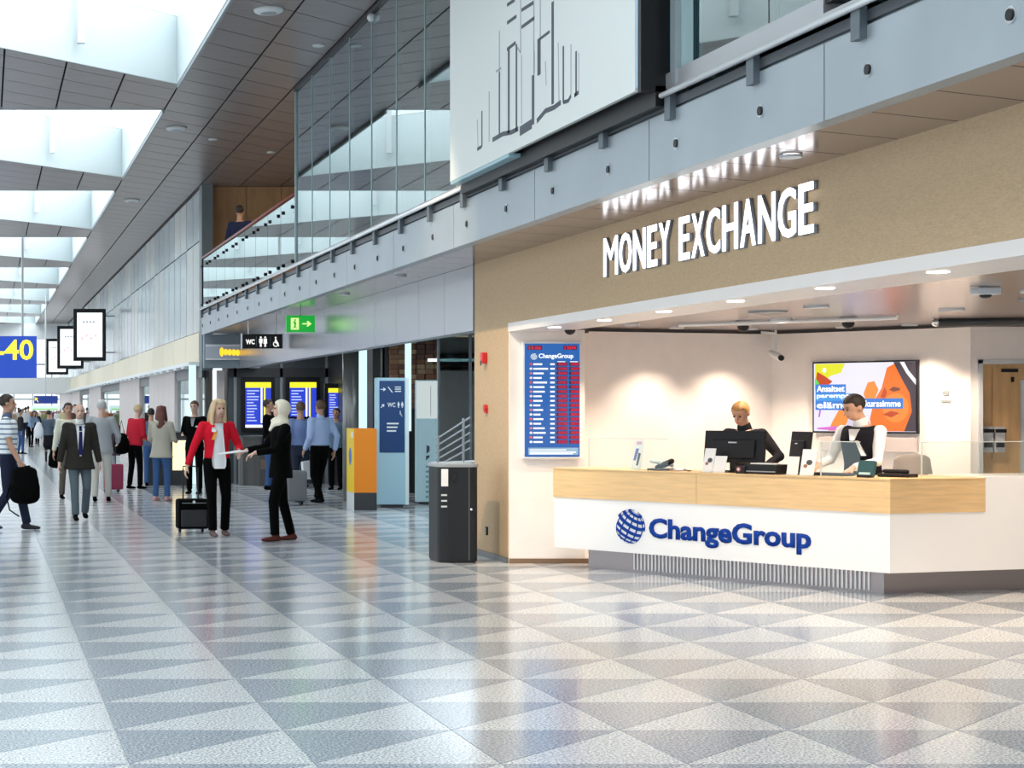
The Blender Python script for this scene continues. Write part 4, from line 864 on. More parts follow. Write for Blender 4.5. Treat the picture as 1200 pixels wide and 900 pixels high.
# service desk with lit front behind the beige coat
dx, dy = gp(203, 558)
t = empty('lit_desk', (3.42, 37.4, 0), 0, 'small desk with a warm lit front panel beside the dark coated clerk', 'desk')
MB().box(0,.95,0,.6,.0,1.12).build('body', M_SHOPDK, t); MB().box(.55,.92,-.02,0,.32,.95).build('lit_panel', glow('desk_lit', (1,.80,.42), 1.3), t); MB().box(-.03,.98,-.03,.63,1.12,1.15).build('top', M_GREY, t)
# dark case at the wall behind the grey haired man
s = FPX/50; t = empty('dark_panel_stand', ((128+18)/s, 50, 0), 0, 'dark violet panel stand against the pale pier', 'stand'); MB().box(0,.32,0,.3,.3,1.15).build('panel', mat('violet_dark', (.06,.03,.06), .5), t); MB().box(.1,.2,.1,.2,0,.3).build('leg', M_GREY, t)

lamp('shop_fill_light', 'AREA', (7.0, 25.2, 2.88), 95, (.85,.94,1), size=2.0, size_y=6)  # added fill out of view, brightens the totems under the beam
lamp('shop_fill_light', 'AREA', (6.2, 35, 2.88), 40, (.9,.95,1), size=1.2, size_y=5)  # second unseen fill, added for the far end of the shop side
# ================================================================== PEOPLE
SK = mat('skin', (.62,.36,.25), .5); SKP = mat('skin_pale', (.68,.43,.33), .5); SKD = mat('skin_tan', (.46,.25,.16), .5)
def cloth(n, c, **k): return mat('cloth_'+n, c, .9, bump=.25, bscale=60, spec=.12, **k)
HB = lambda n, c: mat('hair_'+n, c, .6, bump=.5, bscale=90, stretch=(1,1,.2))
def ik(a, c, l1, l2, hint):
    a = Vector(a); c = Vector(c); d = c-a; L = min(d.length, (l1+l2)*.999); u = d.normalized(); c = a+u*L
    x = (l1*l1-l2*l2+L*L)/(2*L); h = math.sqrt(max(l1*l1-x*x, 0)); hn = Vector(hint)-u*u.dot(Vector(hint)); hn.normalize()
    return a+u*x+hn*h, c
def person(label, xy, deg, H=1.75, top=None, bottom=None, hair=None, hstyle='short', skin=None, shoe=None, feet=((.10,0),(-.10,0)), lift=(0,0),
           hands=((.25,-.03,.86),(-.25,-.03,.86)), hint=((.3,1,0),(-.3,1,0)), lean=0, head=(0,0), sleeves='long', hem=.90, flare=0, fat=1.0, det=1, panels=(), skirt=None,
           z=0, group=None, sleeve_m=None, barefoot_leg=None, collar=None, toe=(0,0), noleg=False, grip=(0,0), sway=0, hood=None, name='person'):
    k = H/1.75; vx = {2:.0085, 1:.016, 0:.028}[det]
    skin = skin or SK; shoe = shoe or cloth('black', (.007,.007,.009)); hair = hair or HB('dark', (.03,.018,.012))
    root = empty('person', (xy[0], xy[1], z), math.radians(deg), label, 'person', group)
    # legs
    drop = 0
    for i in (0,1):
        fx, fy = feet[i]; hz = .085+lift[i]+math.sqrt(max(.01, .838**2-(fy**2)-(fx-(.095 if i == 0 else -.095))**2)); drop = max(drop, .925-hz)
    K = Matrix.Scale(k, 4)
    piv = Vector((0,0,.97-drop))
    Mu = Matrix.Translation(piv) @ Matrix.Rotation(sway, 4, 'Y') @ Matrix.Rotation(lean, 4, 'X') @ Matrix.Translation((0,0,-.97))
    nk = Vector((0,.01,1.50))
    Mh = Mu @ Matrix.Translation(nk) @ Matrix.Rotation(head[1], 4, 'Z') @ Matrix.Rotation(head[0], 4, 'X') @ Matrix.Translation(-nk)
    KMu, KMh = K @ Mu, K @ Mh
    legs = []
    for i, sx in ((0,1),(1,-1)):
        hp = Vector((.092*sx, 0, .925-drop)); an = Vector((feet[i][0], feet[i][1], .085+lift[i]))
        kn, an = ik(hp, an, .425, .415, (sx*.05,-1,0)); legs.append((hp, kn, an))
    arms = []
    for i, sx in ((0,1),(1,-1)):
        sh = Mu @ Vector((.175*sx*fat**.5, .01, 1.415)); el, wr = ik(sh, hands[i], .29, .26, hint[i]); arms.append((sh, el, wr))
    # body: one continuous skin surface
    b = MB()
    b.ball((0,.012,1.665), (.074,.094,.094), KMh, 16, 12); b.ball((0,-.03,1.60), (.056,.062,.066), KMh)
    b.limb([(0,-.088,1.655),(0,-.108,1.628)], [.010,.014], KMh, 8)
    for sx in (1,-1): b.ball((.076*sx,.012,1.645), (.012,.022,.032), KMh, 8, 6)
    b.limb([(0,.02,1.42),(0,.012,1.52),(0,.0,1.59)], [(.062,.058),(.054,.056),(.05,.055)], KMh)
    b.limb([(0,0,.95),(0,0,1.1),(0,0,1.3),(0,.005,1.42)], [(.13,.09),(.11,.08),(.13,.09),(.10,.07)], KMu)
    for sh, el, wr in arms:
        b.limb([sh, sh.lerp(el,.5), el, el.lerp(wr,.4), wr], [.045,.043,.038,.038,.026], K)
    for hp, kn, an in legs:
        b.limb([hp, hp.lerp(kn,.5), kn, kn.lerp(an,.35), an], [.075,.068,.05,.05,.034], K)
    for i, (sh, el, wr) in enumerate(arms):
        sx = 1 if i == 0 else -1
        d = (wr-el).normalized(); d = (d+Vector((0,0,-.15*grip[i]))).normalized(); inward = Vector((-sx,0,0)); nrm = (inward-d*d.dot(inward))
        if nrm.length < .3: nrm = Vector((0,0,-1))-d*(-d.z)
        if grip[i] == 2: nrm = Vector((0,0,-1))-d*(-d.z)
        nrm.normalize(); sd = d.cross(nrm)
        if sd.y > 0 and abs(sd.y) > .2: sd = -sd                # thumb side to the front
        b.limb([wr, wr+d*.05, wr+d*.09], [(.026,.020),(.036,.016),(.036,.014)], K, 8, up=tuple(sd))
        if det == 2:
            for q in range(4):
                o = wr+d*.085+sd*(.027-.018*q); ln = (.072,.08,.074,.058)[q]; cu = .35+.12*q
                m1 = o+d*ln*.5+nrm*ln*.12*(1+cu); m2 = m1+d*ln*.30+nrm*ln*.35*(1+cu*.6)
                b.limb([o, m1, m2], [.0095,.009,.008], K, 6)
            b.limb([wr+d*.02+sd*.022, wr+d*.055+sd*.05+nrm*.012, wr+d*.085+sd*.055+nrm*.03], [.014,.0115,.0095], K, 6)
        else: b.limb([wr+d*.08, wr+d*.12+nrm*.01, wr+d*.16+nrm*.035], [(.034,.013),(.032,.012),(.026,.01)], K, 8, up=tuple(sd)); b.limb([wr+d*.02+sd*.02, wr+d*.08+sd*.05+nrm*.02], [.014,.010], K, 6)
    body = b.build('body', skin, root, True, remesh=vx*k, smit=2)
    if det:
        for sx in (1,-1):
            MB().ball((.030*sx,-.082,1.662), (.014,.010,.009), KMh, 10, 6).build('eye', mat('eye_dark', (.05,.035,.03), .3), body, True)
            MB().limb([(.014*sx,-.086,1.684),(.046*sx,-.076,1.684)], [(.004,.004)]*2, KMh, 6).build('eyebrow', hair, body, True)
        MB().limb([(-.020,-.086,1.592),(0,-.092,1.592),(.020,-.086,1.592)], [.005,.007,.005], KMh, 6).build('mouth', mat('lips', (.45,.12,.10), .4), body, True)
    # hair
    h = MB()
    def capf(x, y, zz):
        if y < -.035 and zz < 1.705-.25*max(0, abs(x)-.05): return (x*.75, y*.55-.0, zz)
        if hstyle in ('short','bun','bald','curly') and zz < 1.605: return (x*.72, y*.66, max(zz, 1.585))
        if y < .0 and abs(x) > .05 and zz < 1.66: return (x*.75, y, zz)
        if hstyle == 'bald' and zz > 1.70: return (x*.8, y*.8, 1.70)
        return (x, y, zz)
    if hstyle == 'hijab':
        hm = hair
        def hf(x, y, zz): return (x*.8, y*.60, zz) if (y < -.055 and abs(x) < .07 and 1.56 < zz < 1.715) else (x, y, zz)
        h.ball((0,.012,1.66), (.100,.118,.115), KMh, 20, 14, hf)
        h.limb([(0,.01,1.57),(0,.012,1.52),(0,.005,1.47)], [(.075,.080),(.085,.09),(.12,.105)], KMh); h.limb([(.07,.05,1.49),(0,-.09,1.50),(-.07,.05,1.49)], [.035,.045,.035], KMh, up=(0,0,1)); h.limb([(0,-.09,1.47),(0,-.135,1.39)], [(.06,.03),(.035,.02)], KMu)
        h.build('headscarf', hm, root, True, remesh=.014, smit=3)
    else:
        h.ball((0,.016,1.672), (.086,.106,.098), KMh, 18, 12, capf)
        if hstyle == 'long':
            h.limb([(0,.06,1.68),(0,.095,1.56),(0,.10,1.42),(0,.10,1.34)], [(.08,.05),(.085,.045),(.085,.035),(.06,.025)], KMh)
            for sx in (1,-1): h.limb([(.06*sx,.0,1.73),(.083*sx,-.005,1.63),(.09*sx,-.02,1.52),(.085*sx,-.06,1.40)], [(.03,.05),(.022,.05),(.03,.045),(.022,.03)], KMh)
        if hstyle == 'bun': h.ball((0,.10,1.70), (.045,.045,.045), KMh)
        if hstyle == 'curly':
            for q in range(26): h.ball((.08*math.sin(q*2.4), .03+.07*math.cos(q*2.4), 1.66+.004*q), .04, KMh, 8, 6)
        h.build('hair', hair, root, True, remesh=.012 if det else .02, smit=1)
    # clothes
    cv = {2:.014, 1:.02, 0:.03}[det]
    t = MB(); f = fat
    rings = [(.90,.184,.138),(1.00,.168,.124),(1.12,.155,.115),(1.24,.168,.122),(1.34,.180,.125),(1.41,.165,.110),(1.455,.105,.080)]
    rz = [r for r in rings if r[0] >= hem-.001]
    if hem < .90: rz = [(hem, .192+flare, .145+flare)]+rz
    t.limb([(0,0,r[0]) for r in rz], [(r[1]*f, r[2]*f) for r in rz], KMu, 18, f0=True, f1=True)
    sl = MB()
    for sh, el, wr in arms:
        f = fat*(.86 if sleeve_m else 1)
        tgt = sl if sleeve_m else t
        if sleeves != 'none': tgt.ball(sh+Vector((0,0,-.004)), .066*f, K); t.ball(sh.lerp(Mu @ Vector((0,0,1.40)), .3)+Vector((0,0,-.005)), .066*f, K)
        if sleeves == 'long': tgt.ball(el, .052*f, K)
        sp = sh+(Mu.to_3x3() @ Vector((0,0,0)))
        if sleeves == 'long': tgt.limb([Vector(sp).lerp(Mu @ Vector((0,0,1.40)), .35), sp, sh.lerp(el,.5), el, el.lerp(wr,.5), wr-(wr-el).normalized()*.01], [.058*f,.064*f,.058*f,.050*f,.046*f,.042*f], K, f1=True)
        elif sleeves == 'short': tgt.limb([Vector(sp).lerp(Mu @ Vector((0,0,1.40)), .35), sp, sh.lerp(el,.45), sh.lerp(el,.72)], [.058*f,.064*f,.064*f,.064*f], K, f1=True)
    f = fat
    tm = top or cloth('grey', (.2,.2,.22))
    if sleeve_m and sleeves != 'none': sl.build('sleeves', sleeve_m, root, True, remesh=cv, smit=3)
    t.build('top', tm, root, True, remesh=cv, smit=3)
    if hood: MB().limb([(-.08,.07,1.47),(0,.13,1.44),(.08,.07,1.47)], [.04,.055,.04], KMu).build('hood', hood, root, True, remesh=cv, smit=2)
    if collar: MB().limb([(0,.012,1.455),(0,.005,1.50)], [(.072,.07),(.064,.062)], KMu).build('collar', collar, root, True)
    bm2 = bottom or cloth('navy', (.02,.025,.05))
    if not noleg:
        if skirt:
            MB().limb([(0,0,1.0),(0,0,.85),(0,.0,skirt)], [(.15,.11),(.18,.13),(.20,.16)], K @ Matrix.Translation((0,0,-drop)), 16).build('skirt', cloth('skirt_black', (.012,.012,.016)), root, True, remesh=cv)
        tr = MB(); tr.limb([(0,0,.90-drop),(0,0,1.0-drop)], [(.152*f,.115*f),(.14*f,.10*f)], K)
        for hp, kn, an in legs:
            tr.limb([hp+Vector((0,0,.03)), hp.lerp(kn,.5), kn, kn.lerp(an,.5), an+Vector((0,0,-.005))], [.092,.083,.066,.061,.058] if not skirt else [.085,.07,.055,.05,.04], K, f1=True)
        tr.build('trousers' if not skirt else 'tights', bm2, root, True, remesh=cv, smit=3)
        for i, (hp, kn, an) in enumerate(legs):
            d = Matrix.Translation(an) @ Matrix.Rotation(toe[i], 4, 'Z')
            tilt = min(.6, lift[i]*4); M = K @ d @ Matrix.Rotation(tilt, 4, 'X')
            s_ = MB(); s_.limb([(0,.045,-.045),(0,-.02,-.05),(0,-.11,-.058),(0,-.155,-.062)], [(.036,.036),(.040,.034),(.044,.026),(.032,.020)], M, 12); s_.limb([(0,.03,-.03),(0,.0,.01)], [(.034,.036),(.038,.038)], M, 12)
            s_.build('shoe', shoe, root, True, remesh=.012, smit=2)
    # flat pieces of dress laid on the chest: (name, rows of (z, x0, x1), offset, material)
    def tor(zz):
        for a, c in zip(rings, rings[1:]):
            if a[0] <= zz <= c[0]: u = (zz-a[0])/(c[0]-a[0]); return ((a[1]+(c[1]-a[1])*u)*f, (a[2]+(c[2]-a[2])*u)*f)
        return (rings[0][1]*f, rings[0][2]*f) if zz < rings[0][0] else (rings[-1][1]*f, rings[-1][2]*f)
    for nm, rows, off, m in panels:
        g = MB(); vs = []; N = 7
        for zz, x0, x1 in rows:
            rx, ry = tor(zz)
            for q in range(N):
                x = x0+(x1-x0)*q/(N-1); y = -ry*math.sqrt(max(.02, 1-(x/rx)**2))-off; vs.append((x, y, zz))
        R = len(rows); n0 = len(vs); vs += [(x*.97, y+.03, zz) for x, y, zz in vs]
        fs = [(r*N+q, r*N+q+1, (r+1)*N+q+1, (r+1)*N+q) for r in range(R-1) for q in range(N-1)]
        fs += [tuple(n0+i for i in reversed(fc)) for fc in fs]
        per = [q for q in range(N)]+[r*N+N-1 for r in range(1,R)]+[(R-1)*N+q for q in range(N-2,-1,-1)]+[r*N for r in range(R-2,0,-1)]
        fs += [(per[i], per[(i+1)%len(per)], per[(i+1)%len(per)]+n0, per[i]+n0) for i in range(len(per))]
        g.add(vs, fs, KMu); g.build(nm, m, root, True)
    return root
def hand_world(root_xy, deg, H, p): # where a local hand point lies
    a = math.radians(deg); k = H/1.75; x, y, z = [c*k for c in p]; return (root_xy[0]+x*math.cos(a)-y*math.sin(a), root_xy[1]+x*math.sin(a)+y*math.cos(a), z)
WHS = cloth('white', (.80,.82,.84)); BLKC = cloth('black', (0,0,0)); NAVY = cloth('navy', (.018,.022,.045)); JEANS = cloth('jeans', (.05,.11,.26)); GREYC = cloth('grey', (.30,.32,.34))
BROWNH = HB('brown', (.10,.05,.025)); DARKH = HB('dark', (.025,.016,.012)); BLONDE = HB('blonde', (.62,.46,.27)); GREYH = HB('grey', (.5,.5,.5)); AUB = HB('auburn', (.13,.04,.03))
# striped shirt man at the left edge
def stripes():
    m = bpy.data.materials.new('striped_shirt'); m.use_nodes = True; nt = m.node_tree; b = nt.nodes['Principled BSDF']; b.inputs['Roughness'].default_value = .85
    tc = nt.nodes.new('ShaderNodeTexCoord'); sp = nt.nodes.new('ShaderNodeSeparateXYZ'); a = nt.nodes.new('ShaderNodeMath'); a.operation = 'MULTIPLY'; a.inputs[1].default_value = 15
    fr = nt.nodes.new('ShaderNodeMath'); fr.operation = 'FRACT'; lt = nt.nodes.new('ShaderNodeMath'); lt.operation = 'LESS_THAN'; lt.inputs[1].default_value = .32
    mx = nt.nodes.new('ShaderNodeMix'); mx.data_type = 'RGBA'; mx.inputs[6].default_value = (.80,.83,.86,1); mx.inputs[7].default_value = (.16,.22,.30,1)
    nt.links.new(tc.outputs['Object'], sp.inputs[0]); nt.links.new(sp.outputs['Z'], a.inputs[0]); nt.links.new(a.outputs[0], fr.inputs[0]); nt.links.new(fr.outputs[0], lt.inputs[0]); nt.links.new(lt.outputs[0], mx.inputs[0]); nt.links.new(mx.outputs[2], b.inputs['Base Color'])
    return m
P1 = gp(9, 621)
person('man in a white striped polo shirt and navy trousers carrying a black bag', P1, 84, 1.83, stripes(), NAVY, DARKH, skin=SKD, feet=((.09,-.24),(-.10,.22)), lift=(0,.03), hands=((.27,.10,.92),(-.25,-.17,.87)), hint=((.3,1,0),(-.3,1,0)), sleeves='short', hem=.93, det=2, grip=(0,1), fat=1.05, head=(0,.1), collar=cloth('polo_collar', (.1,.13,.2)),
   shoe=cloth('shoe_dark', (.04,.04,.05)))
hx = hand_world(P1, 84, 1.83, (-.25,-.22,.78))
t = empty('shoulder_bag', (hx[0]+.02, hx[1], .40), math.radians(84+90), 'black soft bag held low by the man in the striped shirt', 'bag')
MB().limb([(0,0,.04),(0,0,.20),(0,0,.40)], [(.20,.09),(.20,.09),(.16,.06)], n=16).build('body', BLKC, t, True, remesh=.02, smit=2); MB().limb([(-.10,0,.38),(-.06,0,.46),(.06,0,.46),(.10,0,.38)], [.011]*4, n=8).build('handle', BLKC, t, True); MB().limb([(.18,0,.25),(.24,0,.05),(.20,0,-.12),(.08,0,-.20)], [.010]*4, n=8).build('strap', BLKC, t, True)
# man in the dark suit
P2 = gp(93, 609)
SUIT = cloth('suit', (.030,.027,.024)); 
person('grey bearded man in a dark jacket, white shirt and navy tie walking this way', P2, 4, 1.70, SUIT, cloth('suit_trousers', (.10,.13,.15)), GREYH, 'bald', SKP, BLKC, feet=((.10,.12),(-.08,-.20)), lift=(.03,0), hands=((.31,.02,.82),(-.31,-.04,.82)), hem=.78, flare=.02, fat=1.16, det=2, head=(.08,0),
   panels=(('shirt', [(.98,-.012,.012),(1.08,-.034,.034),(1.2,-.046,.046),(1.35,-.058,.058),(1.45,-.075,.075)], .012, WHS), ('tie', [(1.0,-.02,.02),(1.05,-.032,.032),(1.3,-.024,.024),(1.43,-.018,.018)], .022, cloth('tie', (.015,.02,.09)))), collar=WHS)
# grey haired man from behind
P3 = gp(119, 588)
person('grey haired man in a grey jacket and pale trousers seen from behind', P3, 172, 1.77, cloth('grey_jacket', (.36,.38,.40)), cloth('pale_trousers', (.52,.50,.46)), GREYH, 'short', SKP, BLKC, feet=((.11,.05),(-.11,-.12)), hands=((.30,-.12,.90),(-.26,-.25,1.02)), hem=.84, fat=1.1)
bx_ = gp(133, 577); t = empty('red_trolley_bag', (bx_[0], bx_[1], 0), .3, 'dark red trolley bag behind the grey haired man', 'suitcase')
MB().box(-.17,.17,-.12,.12,.06,.55).build('body', mat('bag_red', (.30,.03,.08), .6), t, bevel=.03)
for x in (-.13,.13): MB().cyl((x-.02,.1,.03),(x+.02,.1,.03),.03).build('wheel', M_BLK, t)
MB().limb([(-.08,.1,.55),(-.08,.1,.95),(.08,.1,.95),(.08,.1,.55)], [.01]*4, n=8).build('handle', M_BLK, t)
# walker behind the suited man
P4 = gp(80, 585)
person('dark haired person in a cream top half hidden behind the suited man', P4, 10, 1.72, cloth('cream', (.66,.66,.55)), cloth('brown_trousers', (.13,.11,.09)), DARKH, 'short', SKD, BLKC, feet=((.09,-.1),(-.10,.1)), hands=((.26,-.06,.86),(-.28,-.05,.86)), group=None)
t = empty('hand_bag', (gp(66,585)[0], gp(66,585)[1]+.05, .62), .2, 'black hand bag hanging at the side behind the suited man', 'bag'); MB().limb([(0,0,0),(0,0,.15),(0,0,.28)], [(.15,.07),(.14,.07),(.09,.04)], n=14).build('body', BLKC, t, True); MB().limb([(-.06,0,.26),(-.04,0,.36),(.04,0,.36),(.06,0,.26)], [.01]*4, n=8).build('handle', BLKC, t)
# woman with white bag
P5 = gp(57, 541)
person('woman in a grey top and short black skirt walking away with a white bag', P5, 175, 1.58, cloth('slate', (.10,.13,.17)), cloth('tights', (.02,.02,.03)), DARKH, 'short', SK, BLKC, feet=((.08,.10),(-.08,-.12)), hands=((.24,-.04,.86),(-.24,.04,.88)), skirt=.58)
t = empty('white_bag', (P5[0]-.30, P5[1], .80), 0, 'white bag carried at the left side of the woman in the black skirt', 'bag'); MB().limb([(0,0,0),(0,0,.2),(0,0,.36)], [(.16,.09),(.15,.09),(.08,.05)], n=14).build('body', WHS, t, True); MB().limb([(-.04,0,.34),(0,0,.5),(.04,0,.34)], [.012]*3, n=8).build('strap', WHS, t)
# queue in front of the lit desk
P6 = gp(158, 573)
person('fair haired woman in a red jacket and black trousers with her back turned', P6, 125, 1.70, cloth('red_dull', (.50,.02,.04)), BLKC, BLONDE, 'short', SKP, BLKC, feet=((.10,.06),(-.10,-.06)), hands=((.20,-.28,1.05),(-.2,-.25,1.0)), lean=-.14*0+.14, hem=.90, fat=1.12)
t = empty('black_handbag', (P6[0]-.28, P6[1]-.12, .78), .3, 'black shoulder bag hanging beside the woman in the dull red jacket', 'bag'); MB().limb([(0,0,0),(0,0,.16),(0,0,.30)], [(.17,.08),(.17,.08),(.12,.05)], n=14).build('body', BLKC, t, True); MB().limb([(-.08,0,.28),(0,0,.6),(.08,0,.28)], [.012]*3, n=8).build('strap', BLKC, t)
P7 = gp(189, 587)
person('woman in a beige hooded coat and blue jeans reaching to the desk', P7, 150, 1.66, cloth('beige_coat', (.46,.43,.36)), JEANS, AUB, 'long', SK, cloth('pink_shoe', (.6,.3,.3)), feet=((.11,.02),(-.11,-.02)), hands=((.22,-.30,1.05),(-.15,-.34,1.10)), hem=.80, flare=.02, fat=1.1, hood=cloth('beige_coat', (0,0,0)), head=(.1,.3))
P17 = gp(177, 570)
person('dark haired person in blue denim standing between the red jacket and the beige coat', P17, 170, 1.62, cloth('denim_top', (.10,.14,.22)), JEANS, DARKH, 'short', SK, BLKC, hands=((.22,-.2,1.0),(-.2,-.2,1.0)))
P8 = gp(228, 579)
person('clerk with glasses in a black suit behind the lit desk', P8, -25, 1.76, BLKC, BLKC, BROWNH, 'short', SKP, BLKC, hands=((.20,-.28,1.08),(-.16,-.26,1.12)), hem=.82, det=1, head=(.15,0),
   panels=(('shirt', [(1.28,-.015,.015),(1.36,-.03,.03),(1.44,-.045,.045)], .012, GREYC), ('name_badge', [(1.26,.06,.11),(1.29,.06,.11)], .018, WHS)))
0 and person('child in a brown top standing in front of the black suited clerk', gp(213, 577), 160, 1.32, cloth('child_brown', (.30,.20,.13)), BLKC, HB('child', (.30,.18,.09)), 'short', SK, BLKC)
# blonde woman with the red jacket
P9 = gp(254, 628)
RJ = cloth('red_bright', (.62,.012,.03))
person('blonde woman in a bright red jacket over a white top pulling a black suitcase', P9, 8, 1.74, RJ, BLKC, BLONDE, 'long', SKP, cloth('shoe_mix', (.16,.11,.11)), feet=((.11,.02),(-.09,-.14)), lift=(.0,0), hands=((.23,-.24,1.08),(-.40,-.0,.86)), hint=((.5,1,-.3),(-.5,.6,0)), hem=.92, flare=.0, fat=1.02, det=2, head=(.22,.25), grip=(0,1),
   panels=(('white_top', [(.875,-.065,.06),(.90,-.085,.08),(.98,-.092,.09),(1.1,-.075,.075),(1.25,-.058,.058),(1.38,-.045,.045),(1.45,-.06,.06)], .016, WHS), ('orange_lanyard', [(1.24,-.10,-.065),(1.30,-.08,-.045),(1.36,-.07,-.03)], .03, mat('lanyard', (.85,.35,.05), .6)), ('white_tag', [(1.34,-.10,-.05),(1.40,-.09,-.045)], .03, WHS)))
s = 92.0; X9, Y9 = gp(225, 624)
t = empty('trolley_suitcase', (X9, Y9, 0), .12, 'black two-wheeled trolley suitcase pulled by the blonde woman in red', 'suitcase')
MB().box(-.20,.20,-.11,.11,.05,.44).build('body', BLKC, t, bevel=.03); MB().box(-.17,.17,-.13,-.10,.08,.30).build('front_pocket', mat('bag_black2', (.02,.02,.024), .6), t, bevel=.012); MB().box(-.16,.16,-.115,-.1,.385,.392).build('zip', M_GREY, t)
for x in (-.15,.15): MB().cyl((x-.015,.06,.03),(x+.015,.06,.03),.03).build('wheel', M_BLK, t)
MB().ball((0,-.115,.40),(.02,.01,.02)).build('badge', M_LGREY, t)
MB().limb([(-.10,.08,.42),(-.10,.08,.82),(-.10,.08,.86),(.05,.08,.86),(.10,.08,.84),(.10,.08,.42)], [.010]*6, n=8).build('pull_handle', M_BLK, t)
# woman in the headscarf
P10 = gp(329, 634)
person('woman in a cream headscarf and black suit holding out a sheet of paper', P10, -84, 1.72, BLKC, BLKC, cloth('cream_scarf', (.78,.74,.60)), 'hijab', SKP, cloth('loafer', (.10,.03,.025)), feet=((.10,-.10),(-.10,.16)), hands=((.16,-.36,1.10),(-.13,-.40,1.12)), hint=((.4,.5,-1),(-.4,.5,-1)), hem=.80, fat=1.02, det=2, grip=(2,2), toe=(0,0))
hx = hand_world(P10, -84, 1.72, (.0,-.60,1.10))
t = empty('paper_sheet', hx, .1, 'white paper held out by the woman in the headscarf', 'paper'); MB().box(-.18,.16,-.11,.11,-.004,.004, Matrix.Rotation(-.12,4,'Y')).build('sheet', mat('paper', (.85,.87,.9), .5), t); MB().box(-.16,.10,-.09,.12,.004,.010, Matrix.Rotation(-.16,4,'Y')).build('sheet', mat('paper', (0,0,0)), t)
# group to the right of the headscarf
P11 = gp(375, 590)
LB = cloth('light_blue', (.36,.47,.72))
person('man in a light blue shirt and black trousers walking away to the left', P11, 205, 1.78, LB, BLKC, BROWNH, 'short', SKD, BLKC, feet=((.10,.16),(-.10,-.22)), lift=(.02,0), hands=((.24,-.1,.90),(-.24,.08,.88)), hem=.93, fat=1.1, collar=LB)
P11b = gp(352, 588)
person('man in a blue striped shirt walking ahead of the light blue shirt', P11b, 190, 1.74, cloth('mid_blue', (.20,.27,.50)), cloth('dark_jeans', (.03,.04,.07)), BROWNH, 'short', SKD, BLKC, feet=((.09,.10),(-.09,-.15)), hands=((.26,-.05,.88),(-.12,.22,.86)), hem=.93)
bx_ = hand_world(P11b, 190, 1.74, (-.11,.25,.40)); t = empty('white_carrier_bag', (bx_[0], bx_[1], .40), .1, 'white paper carrier bag between the men in blue shirts', 'bag')
MB().add([(-.15,-.05,0),(.12,-.05,0),(.12,.05,0),(-.15,.05,0),(-.17,-.06,.30),(.17,-.06,.36),(.17,.06,.36),(-.17,.06,.30)], [(0,3,2,1),(4,5,6,7),(0,1,5,4),(1,2,6,5),(2,3,7,6),(3,0,4,7)]).build('body', WHS, t); MB().limb([(-.08,0,.32),(-.02,0,.42),(.06,0,.34)], [.006]*3, n=6).build('handle', BLKC, t)
bx_ = gp(347, 593); t = empty('grey_suitcase', (bx_[0], bx_[1]+.25, 0), .4, 'grey wheeled suitcase behind the woman in the headscarf', 'suitcase')
MB().box(-.20,.20,-.13,.13,.07,.58).build('body', mat('case_grey', (.17,.18,.20), .5), t, bevel=.04)
for x in (-.15,.15): MB().cyl((x-.02,.0,.035),(x+.02,0,.035),.035).build('wheel', M_BLK, t)
MB().limb([(-.08,.1,.55),(-.08,.1,.9),(.08,.1,.9),(.08,.1,.55)], [.01]*4, n=8).build('handle', M_BLK, t)
person('black haired man facing this way with a hand at his face, behind the blue shirts', gp(352, 571), 10, 1.74, BLKC, BLKC, DARKH, 'short', SKD, BLKC, hands=((.22,-.05,.9),(-.06,-.16,1.50)), hint=((.3,1,0),(-.5,0,-1)))
person('dark haired person in black with blue jeans half hidden behind the headscarf', gp(315, 574), 70, 1.80, BLKC, JEANS, DARKH, 'short', SKD, BLKC, hands=((.2,-.2,1.0),(-.2,-.2,1.0)), hem=.84)
person('seated looking dark figure in the shade beside the grey column', gp(394, 574), -30, 1.62, cloth('shade_blue', (.10,.16,.22)), BLKC, DARKH, 'short', SKD, BLKC)
# upstairs
person('man in a navy jacket standing behind the upper glass railing', (4.99, 34.6), 150, 1.84, cloth('navy_jacket', (.02,.025,.06)), BLKC, DARKH, 'short', SKD, BLKC, hands=((.22,-.2,1.0),(-.2,-.2,1.0)), z=US, hem=.85)
# clerks
person('fair haired clerk in a black shirt looking down behind the wide monitor', (7.39, 17.16), -52, 1.69, cloth('clerk_black', (.030,.030,.035)), BLKC, HB('ginger', (.50,.26,.09)), 'short', SK, BLKC, hands=((.34,-.30,1.08),(-.16,-.32,1.08)), hint=((.7,.2,-.6),(-.6,.2,-.5)), lean=.12, head=(.42,.08), det=2, hem=.9, grip=(2,2), collar=cloth('clerk_black', (0,0,0)),
   panels=(('white_scarf', [(1.33,.0,.015),(1.40,.0,.035),(1.44,.02,.06)], .02, WHS),))
person('dark haired clerk in a black waistcoat over a white shirt, in profile', (8.02, 16.16), -58, 1.745, cloth('waistcoat', (.012,.012,.018)), BLKC, DARKH, 'short', SK, BLKC, hands=((.12,-.36,1.08),(-.22,-.36,1.10)), hint=((.6,1,-.6),(-.5,.8,-1)), lean=.10, head=(.36,-.42), det=2, hem=.9, sleeve_m=WHS, collar=WHS, grip=(2,2), fat=1.05,
   panels=(('white_tag', [(1.20,.07,.11),(1.34,.03,.05)], .014, WHS), ('shirt_front', [(1.34,-.02,.02),(1.44,-.05,.05)], .015, WHS)))
